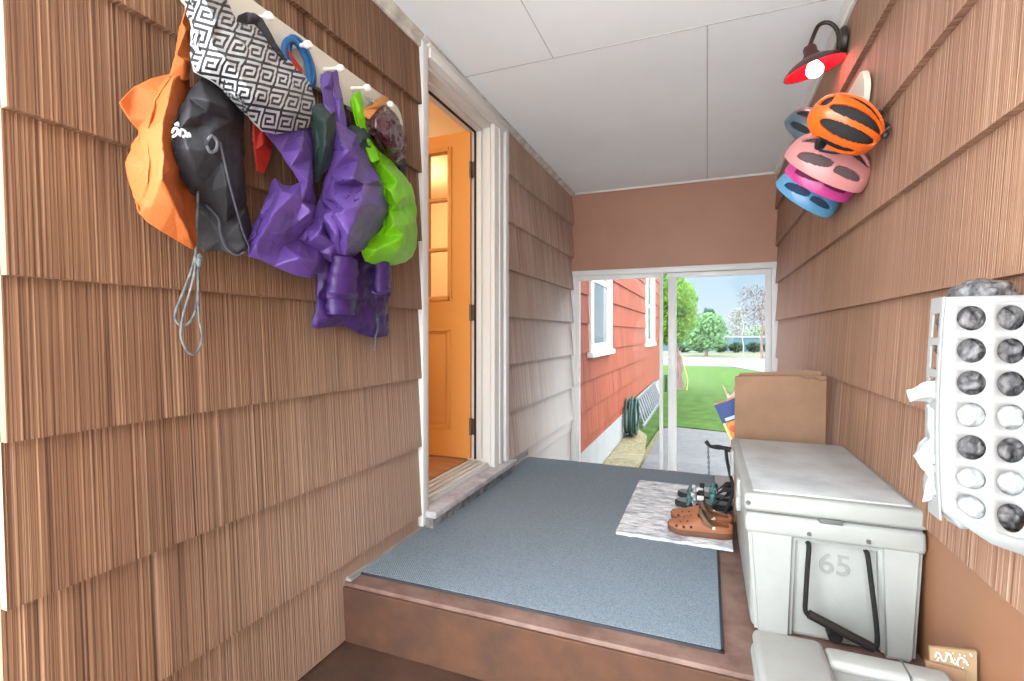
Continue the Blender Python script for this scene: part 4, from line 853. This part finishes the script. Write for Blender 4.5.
# ---------------------------------------------------------------- sport sandals
def sandal(label, ox, oy, rz, mirror):
    t = thing('sandal', label, 'shoe', (ox, oy, RZ), (0, 0, rz), 'pair of strappy sandals'); t.scale = (1.1, 1.1, 1.1)
    Ls = .25; dk_ = mat('black_sandal_rubber', (40, 42, 44), .7, .2, 20)
    b = B(); out = []
    for i in range(36):
        a = 2 * PI * i / 36; x = Ls / 2 + Ls / 2 * math.cos(a); hw_ = .043 * (1 - .18 * max(0, math.cos(a)) + .0) * abs(math.sin(a)) ** .75
        out.append((x, math.copysign(hw_, math.sin(a)) + mirror * .006 * math.sin(x / Ls * PI), 0))
    prism(b, out, (0, 0, .026)); bmesh.ops.bevel(b, geom=[e for e in b.edges if abs(e.verts[0].co.z - e.verts[1].co.z) < 1e-6], offset=.004, segments=2, affect='EDGES'); obj('sole', b, dk_, t, local=True)
    b = B(); prism(b, [(x * .94 + .008, y * .88, .0262) for x, y, _ in out], (0, 0, .003)); obj('footbed', b, mat('grey_footbed', (120, 126, 128), .8, .2, 30), t, local=True)
    cols = [mat('teal_webbing', (84, 140, 138), .7, .5, 70, col2=(30, 40, 44)), mat('black_white_webbing', (206, 210, 212), .7, .6, 90, col2=(40, 42, 46)), mat('black_webbing2', (38, 40, 44), .7)]
    for i, (x0, x1, h, m_) in enumerate(((.055, .075, .055, 0), (.085, .075, .062, 1), (.125, .105, .075, 2), (.15, .185, .085, 0))):
        b = B(); tube(b, spline([(x0, -.043, .014), (x0 * .7 + x1 * .3, -.036, h * .72), ((x0 + x1) / 2, 0, h), (x0 * .3 + x1 * .7, .036, h * .72), (x1, .043, .014)], 8), .011, 10, flat=((0, 0, 1), .22)); obj('strap', b, cols[m_], t, local=True)
    b = B(); tube(b, spline([(.16, -.043, .02), (.215, -.040, .075), (.25, 0, .085), (.215, .040, .075), (.16, .043, .02)], 8), .011, 10, flat=((1, 0, .2), .25)); obj('heel_strap', b, cols[2], t, local=True)
    b = B(); bx(b, .095, .125, -.048, -.036, .045, .065, .003); obj('buckle', b, mat('white_buckle', (216, 216, 214), .4), t, local=True)
    return t
sandal('black strappy sport sandal lying behind the tan clogs', -.155, 2.69, math.radians(4), 1)
sandal('black strappy sport sandal with teal webbing, farther of its pair', -.15, 2.85, math.radians(-7), -1)

# ---------------------------------------------------------------- white cooler
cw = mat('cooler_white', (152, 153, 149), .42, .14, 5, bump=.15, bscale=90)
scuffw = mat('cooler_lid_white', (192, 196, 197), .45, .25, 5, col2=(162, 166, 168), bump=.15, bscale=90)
CX0, CX1, CYa, CYb = .104, .560, 1.655, 2.50
t = thing('cooler', 'large white hard cooler with a rope handle on the landing against the wall', 'cooler', ((CX0 + CX1) / 2, (CYa + CYb) / 2, LAND))
b = B()
bx(b, CX0 + .022, CX1 - .022, CYa + .040, CYb - .03, LAND + .002, .60, .02, 3, top=(-.008, -.008))
# corner columns and collar framing the handle recess
def tap(bm, x0, x1, y0, y1, z0, z1, sh, bev): 
    P = [(x0 + sh[0], y0 + sh[1]), (x1 + sh[2], y0 + sh[1]), (x1 + sh[2], y1), (x0 + sh[0], y1)]
    Q = [(x0, y0), (x1, y0), (x1, y1), (x0, y1)]
    V0 = [bm.verts.new((*p, z0)) for p in P]; V1 = [bm.verts.new((*p, z1)) for p in Q]
    fs = [bm.faces.new(V0[::-1]), bm.faces.new(V1)] + [bm.faces.new((V0[i], V0[(i + 1) % 4], V1[(i + 1) % 4], V1[i])) for i in range(4)]
    bmesh.ops.bevel(bm, geom=list({e for f in fs for e in f.edges}), offset=bev, segments=3, affect='EDGES')
tap(b, CX0 + .010, .246, CYa + .004, CYa + .12, LAND + .001, .57, (.022, .010, -.012), .012); tap(b, .446, CX1 - .008, CYa + .004, CYa + .12, LAND + .001, .57, (.012, .010, -.016), .012)
tap(b, .23, .46, CYa + .008, CYa + .06, .525, .58, (0, 0, 0), .010)
tap(b, CX0 + .010, CX1 - .008, CYb - .12, CYb - .004, LAND + .001, .57, (.024, 0, -.02), .012)
body = obj('body', b, cw, t, angle=50)
b = B(); bx(b, CX0 + .004, CX1 - .003, CYa, CYb, .535, .598, .014, 3); obj('collar', b, cw, t, angle=50)
b = B(); bx(b, CX0, CX1, CYa - .004, CYb + .006, .603, .658, .014, 4)
lid = obj('lid', b, cw, t, angle=50)
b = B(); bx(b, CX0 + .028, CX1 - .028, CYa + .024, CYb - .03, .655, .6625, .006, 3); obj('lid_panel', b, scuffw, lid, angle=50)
gsk = mat('dark_gasket', (92, 92, 90), .7)
b = B(); bx(b, CX0 + .012, CX1 - .012, CYa + .010, CYb - .01, .596, .605); obj('gasket', b, gsk, t)
b = B(); bx(b, .302, .360, CYa - .0045, CYa + .01, .592, .6055, .002); obj('lid_notch', b, gsk, lid)
for x, z in ((CX0 + .012, .628),): b = B(); lathe(b, [(0, .003), (.006, .003), (.007, 0), (0, 0)], 12, Matrix.Translation((x, CYa - .004, z)) @ Matrix.Rotation(PI / 2, 4, 'X')); obj('screw', b, gsk, lid)
for x in (.277, .422): b = B(); lathe(b, [(0, .004), (.005, .004), (.0065, 0), (0, 0)], 12, Matrix.Translation((x, CYa, .555)) @ Matrix.Rotation(PI / 2, 4, 'X')); obj('screw', b, mat('steel_screw', (120, 120, 118), .3, metal=.8), t)
rope = mat('black_rope', (24, 22, 21), .8, .4, 90, bump=1, bscale=200)
b = B(); yr = CYa + .004
tube(b, spline([(.277, yr + .02, .522), (.277, yr, .515), (.272, yr - .006, .45), (.267, yr - .010, .37), (.266, yr - .012, .335), (.275, yr - .014, .322), (.29, yr - .014, .316)], 6), .0065, 10)
tube(b, spline([(.421, yr + .02, .520), (.421, yr, .512), (.428, yr - .006, .44), (.437, yr - .010, .345), (.440, yr - .012, .29), (.435, yr - .014, .268), (.42, yr - .014, .266)], 6), .0065, 10)
hnd = obj('rope_handle', b, rope, t)
b = B(); tube(b, [(.274, yr - .014, .327), (.43, yr - .014, .265)], .0125, 14); obj('grip', b, mat('brown_black_grip', (34, 29, 27), .6, .15, 30), hnd)
b = B(); tube(b, [(.343, CYa + .04, .268), (.343, CYa + .004, .268)], .019, 18); tube(b, [(.343, CYa + .01, .268), (.343, CYa - .006, .268)], .012, 14); obj('drain_plug', b, mat('black_plug', (28, 27, 27), .5), t)
# molded number on the recess panel
fc = bpy.data.curves.new('number', 'FONT'); fc.body = '65'; fc.size = .085; fc.extrude = .0016; fc.bevel_depth = .0006; fc.align_x = 'CENTER'
fo_ = bpy.data.objects.new('number_tmp', fc); COL.objects.link(fo_); bpy.context.view_layer.update()
me = bpy.data.meshes.new_from_object(fo_.evaluated_get(bpy.context.evaluated_depsgraph_get())); bpy.data.objects.remove(fo_); bpy.data.curves.remove(fc)
me.transform(Matrix.Translation((.347, CYa + .0345, .435)) @ Matrix.Rotation(PI / 2, 4, 'X')); link('molded_number', me, mat('molded_number_white', (134, 135, 131), .45), body)
# T latches on the room side
for y in (1.86, 2.30):
    b = B(); bx(b, CX0 - .010, CX0 + .006, y - .025, y + .025, .585, .645, .006); bx(b, CX0 - .012, CX0 + .004, y - .016, y + .016, .535, .60, .005); obj('latch', b, cw, t)

# ---------------------------------------------------------------- cardboard, packages and the black rod behind the cooler
card = mat('brown_cardboard', (140, 108, 84), .8, .12, 4, col2=(124, 94, 72), bump=.15, bscale=40)
t = thing('cardboard_box', 'flattened brown cardboard box standing upright behind the white cooler', 'box', (.31, 2.66, LAND))
b = B(); prism(b, [(.122, 2.62, LAND + .001), (.498, 2.62, LAND + .001), (.507, 2.62, .946), (.40, 2.62, .944), (.126, 2.62, .932)], (0, .009, 0)); obj('front_panel', b, card, t, smooth=False)
b = B(); prism(b, [(.15, 2.66, LAND + .001), (.50, 2.66, LAND + .001), (.495, 2.66, .964), (.44, 2.66, .968), (.15, 2.66, .946)], (0, .009, 0)); obj('back_panel', b, card, t, smooth=False)
b = B(); prism(b, [(.498, 2.629, LAND + .001), (.507, 2.629, .94), (.498, 2.662, .955), (.492, 2.662, LAND + .001)], (-.007, 0, 0)); obj('side_panel', b, card, t, smooth=False)
b = B(); prism(b, [(.126, 2.629, LAND + .001), (.130, 2.629, .925), (.15, 2.662, .940), (.15, 2.662, LAND + .001)], (.007, 0, 0)); obj('side_panel', b, card, t, smooth=False)
b = B(); tube(b, spline([(.40, 2.618, .945), (.43, 2.612, .930), (.455, 2.61, .938), (.48, 2.612, .926), (.505, 2.618, .930)], 5), .004, 6); obj('torn_flap', b, card, t)
# blue and orange carton
cb_ = lambda u, v, d=0: atY(u, v, 2.80 + d)
q = [cb_(714, 405), cb_(745, 394), cb_(752, 440), cb_(722, 440)]
t = thing('carton', 'blue and orange printed carton tilted beside the cardboard box', 'carton', tuple(cb_(735, 445)))
ax = (q[1] - q[0]).normalized(); dn = Vector((ax.z, 0, -ax.x)); dn = dn if dn.z < 0 else -dn
W_, H_ = .24, .50; o0 = q[0]
def cpan(bm, a0, a1, b0, b1, y0, th): prism(bm, [o0 + ax * a + dn * bq + Vector((0, y0, 0)) for a, bq in ((a0, b0), (a0, b1), (a1, b1), (a1, b0))], (0, th, 0))
b = B(); cpan(b, 0, W_, 0, H_, 0, .05); obj('carton_body', b, mat('yellow_carton', (234, 170, 70), .45, .5, 18, col2=(206, 110, 44)), t, smooth=False)
b = B(); cpan(b, .0, W_, .002, .105, -.002, .0019); lb = obj('blue_band', b, mat('blue_print', (36, 62, 122), .45, .15, 10), t, smooth=False)
b = B(); cpan(b, .02, .10, .082, .098, -.0035, .0014); obj('text_line', b, mat('pale_print', (190, 200, 220), .5), lb, smooth=False)
b = B(); cpan(b, .002, .012, .105, .30, -.002, .0019); obj('pale_edge', b, mat('pale_yellow_print', (240, 226, 150), .5), t, smooth=False)
rc = o0 + ax * .13 + dn * .075
b = B(); tube(b, [rc + Vector((math.cos(a) * .04, -.004, math.sin(a) * .04)) for a in [2 * PI * k / 28 for k in range(29)]], .009, 8, cap=False); obj('ring_emblem', b, mat('orange_print', (226, 140, 90), .5), lb)
b = B(); ball(b, o0 + ax * .05 + dn * .15 + Vector((0, -.001, 0)), (.035, .002, .02), 14); obj('red_patch', b, mat('red_print', (214, 90, 50), .5), t)
# paper sack with crumpled top
q = [(722, 383), (727, 392), (731, 396), (737, 386), (742, 420), (744, 560), (736, 566), (730, 440), (728, 400)]
b = B(); prism(b, [atY(u, v, 2.90) for u, v in q], (0, .05, 0)); tag(obj('paper_sack', b, mat('white_brown_paper', (190, 150, 120), .8, .5, 18, col2=(226, 222, 216)), smooth=False), 'crumpled paper sack standing behind the blue and orange carton', 'bag')
# black hooked rod and chain
t = thing('walking_pole', 'black hooked pole with hanging chain leaning behind the white cooler', 'pole', tuple(atY(733, 485, 2.66)))
A_ = lambda u, v, y=2.64: atY(u, v, y)
b = B(); tube(b, spline([A_(706, 441), A_(710, 446), A_(717, 447), A_(724, 448), A_(731, 450)], 5), [.010, .010, .010, .009, .008, .008, .008, .009, .010, .011, .012, .012, .012, .010, .010, .010, .011, .012, .012, .013, .013][:21], 10); obj('handle', b, blk, t)
b = B(); tube(b, spline([A_(726, 449), A_(727, 460), A_(730, 474), A_(733, 492), (.075, 2.64, LAND + .014)], 5), .008, 8); obj('shaft', b, blk, t)
b = B(); 
for i in range(11):
    p = A_(708 + .1 * i, 447 + i * 2.6); M = Matrix.Rotation((i % 2) * PI / 2, 4, 'Z'); 
    tube(b, [p + M @ Vector((math.cos(a) * .004, 0, math.sin(a) * .0085)) for a in [2 * PI * k / 12 for k in range(13)]], .0018, 6, cap=False)
obj('chain', b, mat('dark_chain', (96, 96, 98), .4, metal=.6), t)

# ---------------------------------------------------------------- white tote in front of the step
t = thing('storage_bin', 'white lidded plastic bin on the lower floor in front of the cooler', 'bin', (.32, 1.15, .012))
TX0, TX1, TYa, TYb = .10, .50, .86, 1.368
b = B(); bx(b, TX0 + .035, TX1 - .035, TYa + .03, TYb - .03, .0125, .34, .03, 4, top=(-.02, -.02)); obj('body', b, cw, t, angle=50)
b = B(); bx(b, TX0, TX1, TYa, TYb, .335, .382, .02, 4)
lid2 = obj('lid', b, cw, t, angle=50)
b = B()
for a in ((.255, TX1 - .012, TYb - .075, TYb - .012), (.255, TX1 - .012, TYa + .012, TYa + .06), (TX1 - .075, TX1 - .012, TYa + .012, TYb - .012)): bx(b, *a, .378, .404 - (.0012 if a[0] > .3 else 0), .012, 3)
obj('lid_rim', b, cw, lid2, angle=50)
b = B(); bx(b, TX0 + .004, .255, TYa + .004, TYb - .002, .376, .410, .016, 4); obj('lid_flap', b, cw, lid2, angle=50)
b = B(); bx(b, .404, .408, TYb - .076, TYb - .011, .39, .4045); obj('seam', b, gsk, lid2)

# cardboard scraps between bin and wall
t = thing('craft_board', 'brown board painted with white squiggles propped between bin and wall', 'board', (.50, 1.47, .012))
c3 = [atY(930, 647, 1.385), atY(977, 652, 1.385)]
z0 = .0125
b = B(); prism(b, [(c3[0].x, 1.385, z0), (c3[1].x, 1.385, z0), tuple(c3[1]), tuple(c3[0])], (0, .008, 0)); obj('board', b, mat('kraft_board', (150, 124, 94), .8, .1, 8), t, smooth=False)
b = B(); zz = lambda a, d: c3[0].lerp(c3[1], a) + Vector((0, -.0025, -d))
tube(b, spline([zz(.10, .020), zz(.14, .010), zz(.2, .012), zz(.25, .024), zz(.32, .026), zz(.36, .012), zz(.42, .010), zz(.48, .026), zz(.56, .030), zz(.62, .016), zz(.72, .018), zz(.8, .030)], 5), .0016, 6)
RS = random.Random(9)
for _ in range(24): p = zz(RS.uniform(.15, .95), RS.uniform(.003, .05)); ball(b, p, (.0018, .0008, .0018), 6)
obj('squiggle', b, mat('white_paint_mark', (238, 232, 220), .6), t)
c4 = [atY(926, 661, 1.374), atY(966, 671, 1.374)]
b = B(); prism(b, [(c4[0].x, 1.374, z0), (c4[1].x, 1.374, z0), (c4[1].x, 1.374, c4[1].z), (c4[0].x, 1.374, c4[0].z)], (0, .006, 0)); tag(obj('cardboard_sheet', b, card, smooth=False), 'plain cardboard scrap in front of the squiggle painted board', 'cardboard')
b = B(); prism(b, [(.546, 1.375, z0), (.546, 1.29, z0), (.546, 1.29, .33), (.546, 1.375, .36)], (.006, 0, 0)); tag(obj('cardboard_sheet', b, mat('speckled_kraft', (146, 122, 96), .8, .6, 60, col2=(232, 224, 210)), smooth=False), 'narrow speckled card edge leaning flat against the wall', 'cardboard')

# ---------------------------------------------------------------- bag dispenser on the right wall
t = thing('bag_dispenser', 'white perforated plastic bag dispenser mounted on the right wall', 'dispenser', (XR - .1, 1.17, .75))
dw = mat('dispenser_white', (140, 141, 140), .4, .03, 5)
DXf, DYn, Z0, Z1 = .408, 1.152, .762, 1.208
cols_x = [.449, .504, .557]; rows_z = [1.168 - .0590 * i for i in range(7)]; SPX, SPZ = .0275, .0295
def panel_holes(bm, P, W, H, holes, rad):
    """flat panel of size W x H (P maps (a,b) to 3-D) with round holes: each hole sits in its own cell filled by a ring of quads"""
    holes = [tuple(round(q, 4) for q in h) for h in holes]; xs = sorted({0, W} | {h[2] for h in holes} | {h[3] for h in holes}); zs = sorted({0, H} | {h[4] for h in holes} | {h[5] for h in holes})
    cells = {(round(h[2], 5), round(h[4], 5)): h for h in holes}
    cache = {}
    def V(a, c):
        k = (round(a, 5), round(c, 5))
        if k not in cache: cache[k] = bm.verts.new(P(a, c))
        return cache[k]
    for i in range(len(xs) - 1):
        for j in range(len(zs) - 1):
            x0, x1, z0, z1 = xs[i], xs[i + 1], zs[j], zs[j + 1]; h = cells.get((round(x0, 5), round(z0, 5)))
            if not h: bm.faces.new((V(x0, z0), V(x1, z0), V(x1, z1), V(x0, z1))); continue
            n = 32; inn, outr = [], []
            for k in range(n):
                a = 2 * PI * k / n + PI / 4; c, s = math.cos(a), math.sin(a); inn.append(V(h[0] + rad[0] * c, h[1] + rad[1] * s))
                m = max(abs(c), abs(s)); hx = (x1 - x0) / 2; hz = (z1 - z0) / 2; outr.append(V((x0 + x1) / 2 + hx * c / m, (z0 + z1) / 2 + hz * s / m))
            for k in range(n): bm.faces.new((inn[k], inn[(k + 1) % n], outr[(k + 1) % n], outr[k]))
b = B(); holes = []
for ci, cx_ in enumerate(cols_x):
    for rz_ in rows_z:
        a, c = cx_ - DXf, rz_ - Z0; hw_ = .0265 if ci < 2 else .0088 * 0 + .0265
        x1_ = min(a + .0265, XR - .001 - DXf)
        if ci == 2: continue
        holes.append((a, c, a - .0275, a + .0275, c - .0295, c + .0295))
def bend(a, c):
    # bottom corner is rounded off and rises toward the front edge
    lift = .05 * max(0, 1 - a / .12) ** 2 * max(0, 1 - c / .12); x = DXf + a - .010 * math.sin(PI * min(1, max(0, (Z1 - Z0 - c) / .5))) * max(0, 1 - a / .02)
    return (x, DYn - .008 * math.sin(PI * min(1, a / .16)), Z0 + c + lift * 0 - .024 * (a / .16) * max(0, 1 - c / .06) + lift)
panel_holes(b, bend, XR - .002 - DXf, Z1 - Z0, holes, (.0205, .0225))
obj('perforated_panel', b, dw, t, mods=[('SOLIDIFY', dict(thickness=.003, offset=0))])
b = B(); 
zsl = [Z0 + .055, .83, .885, .90, .955, .97, 1.025, 1.04, 1.095, 1.11, 1.165, Z1]
def railx(z): return DXf - .010 * math.sin(PI * min(1, max(0, (Z1 - z) / .5)))
ya, yb = DYn - .004, DYn + .046
for (z0_, z1_) in ((Z0 + .03, .832), (.878, .892), (.938, .952), (.998, 1.012), (1.058, 1.072), (1.118, 1.132), (1.178, Z1)): prism(b, [(railx(z0_), ya, z0_), (railx(z0_), yb, z0_), (railx(z1_), yb, z1_), (railx(z1_), ya, z1_)], (.003, 0, 0))
for y0_, y1_ in ((ya - .001, ya + .008), (yb - .012, yb)):
    for i in range(12):
        z0_ = Z0 + .03 + (Z1 - Z0 - .03) * i / 12; z1_ = Z0 + .03 + (Z1 - Z0 - .03) * (i + 1) / 12
        prism(b, [(railx(z0_), y0_, z0_), (railx(z0_), y1_, z0_), (railx(z1_), y1_, z1_), (railx(z1_), y0_, z1_)], (.0031, 0, 0))
obj('slotted_rail', b, dw, t, smooth=False)
b = B(); prism(b, [(DXf, DYn + .002, Z0 + .052), (DXf + .06, DYn + .002, Z0 + .012), (XR - .002, DYn + .002, Z0 - .02), (XR - .002, DYn + .09, Z0 - .02), (DXf + .03, DYn + .09, Z0 + .03)], (0, 0, .003)); obj('bottom_plate', b, dw, t)
def bag_blob(name, label, c, r, m, seed, amp=.35, grp='plastic bags in the dispenser', sub=4, rot=None):
    b = B(); bmesh.ops.create_icosphere(b, subdivisions=sub, radius=1)
    for v in b.verts:
        d = v.co.normalized(); n = mnoise.ridged_multi_fractal(d * 1.6 + Vector((seed * 3.7, 0, seed)), 1, 2, 4, 1, 2) * .32 - .3 + mnoise.noise(d * 2.3 + Vector((0, seed * 5.1, 0))) * .5
        q = d * (1 + amp * n); q = rot @ q if rot else q; v.co = Vector(c) + Vector((q.x * r[0], q.y * r[1], q.z * r[2]))
    return tag(obj(name, b, m, angle=70), label, 'plastic bag', grp)
gb = mat('grey_plastic_film', (128, 126, 126), .42, .5, 55, bump=1, bscale=110, col2=(50, 48, 50), spec=.3, stretch=(1, 1, .5))
wb = mat('white_plastic_film', (156, 158, 158), .35, .05, 20, bump=.6, bscale=60)
rown = ['topmost', 'second', 'third', 'fourth', 'fifth', 'sixth', 'bottom']; sd_ = 1
for ci, cx_ in enumerate(cols_x[:2]):
    for ri, rz_ in enumerate(rows_z):
        sd_ += 1; white = (ci, ri) in ((0, 3), (1, 3), (0, 5), (0, 6), (1, 5))
        bag_blob('plastic_bag', '%s plastic bag showing in the %s hole of the dispenser\'s %s column' % ('white' if white else 'grey', rown[ri], ('front', 'wall side')[ci]),
                 (cx_ + .002, DYn + (.026 if white else .036), rz_ - .002), (.036, .028, .036), wb if white else gb, sd_, amp=.75 if not white else .35)
bag_blob('plastic_bag', 'grey plastic bag sticking out of the top of the dispenser', (.485, DYn + .05, 1.212), (.05, .045, .03), gb, 40, sub=4)
# white bags poking out at the front edge
def flap_bag(label, pts, seed):
    t_ = [atY(u, v, DYn + dy) for u, v, dy in pts]; b = B(); 
    c = sum(t_, Vector()) / len(t_); n = len(t_)
    A = [b.verts.new(p) for p in t_]; f0 = b.verts.new(c + Vector((-.006, -.022, 0))); f1 = b.verts.new(c + Vector((.004, .022, 0)))
    for i in range(n): b.faces.new((A[i], A[(i + 1) % n], f0)); b.faces.new((A[(i + 1) % n], A[i], f1))
    bmesh.ops.subdivide_edges(b, edges=b.edges[:], cuts=3, use_grid_fill=True); bmesh.ops.triangulate(b, faces=b.faces[:])
    for v in b.verts: d = mnoise.noise_vector(v.co / .018 + Vector((seed, 0, 0))) * .0035; v.co += d
    return tag(obj('plastic_bag', b, wb, angle=50), label, 'plastic bag', 'plastic bags in the dispenser')
flap_bag('white plastic bag corner pointing out above the others at the dispenser front', [(907, 391, .035), (930, 381, .025), (942, 380, .015), (947, 388, .012), (946, 402, .012), (938, 406, .02), (926, 401, .03), (909, 402, .035)], 1)
flap_bag('white ruffled plastic bag bulging from the middle of the dispenser front', [(928, 404, .03), (938, 403, .02), (944, 420, .015), (944, 450, .012), (937, 462, .02), (926, 457, .03), (914, 456, .035), (918, 446, .035), (928, 440, .03), (924, 425, .03)], 2)
flap_bag('white ruffled plastic bag bulging lowest from the dispenser front', [(917, 447, .04), (926, 450, .03), (938, 455, .02), (944, 480, .014), (941, 500, .014), (930, 500, .028), (921, 501, .034), (924, 484, .034), (925, 468, .034), (914, 458, .04)], 3)
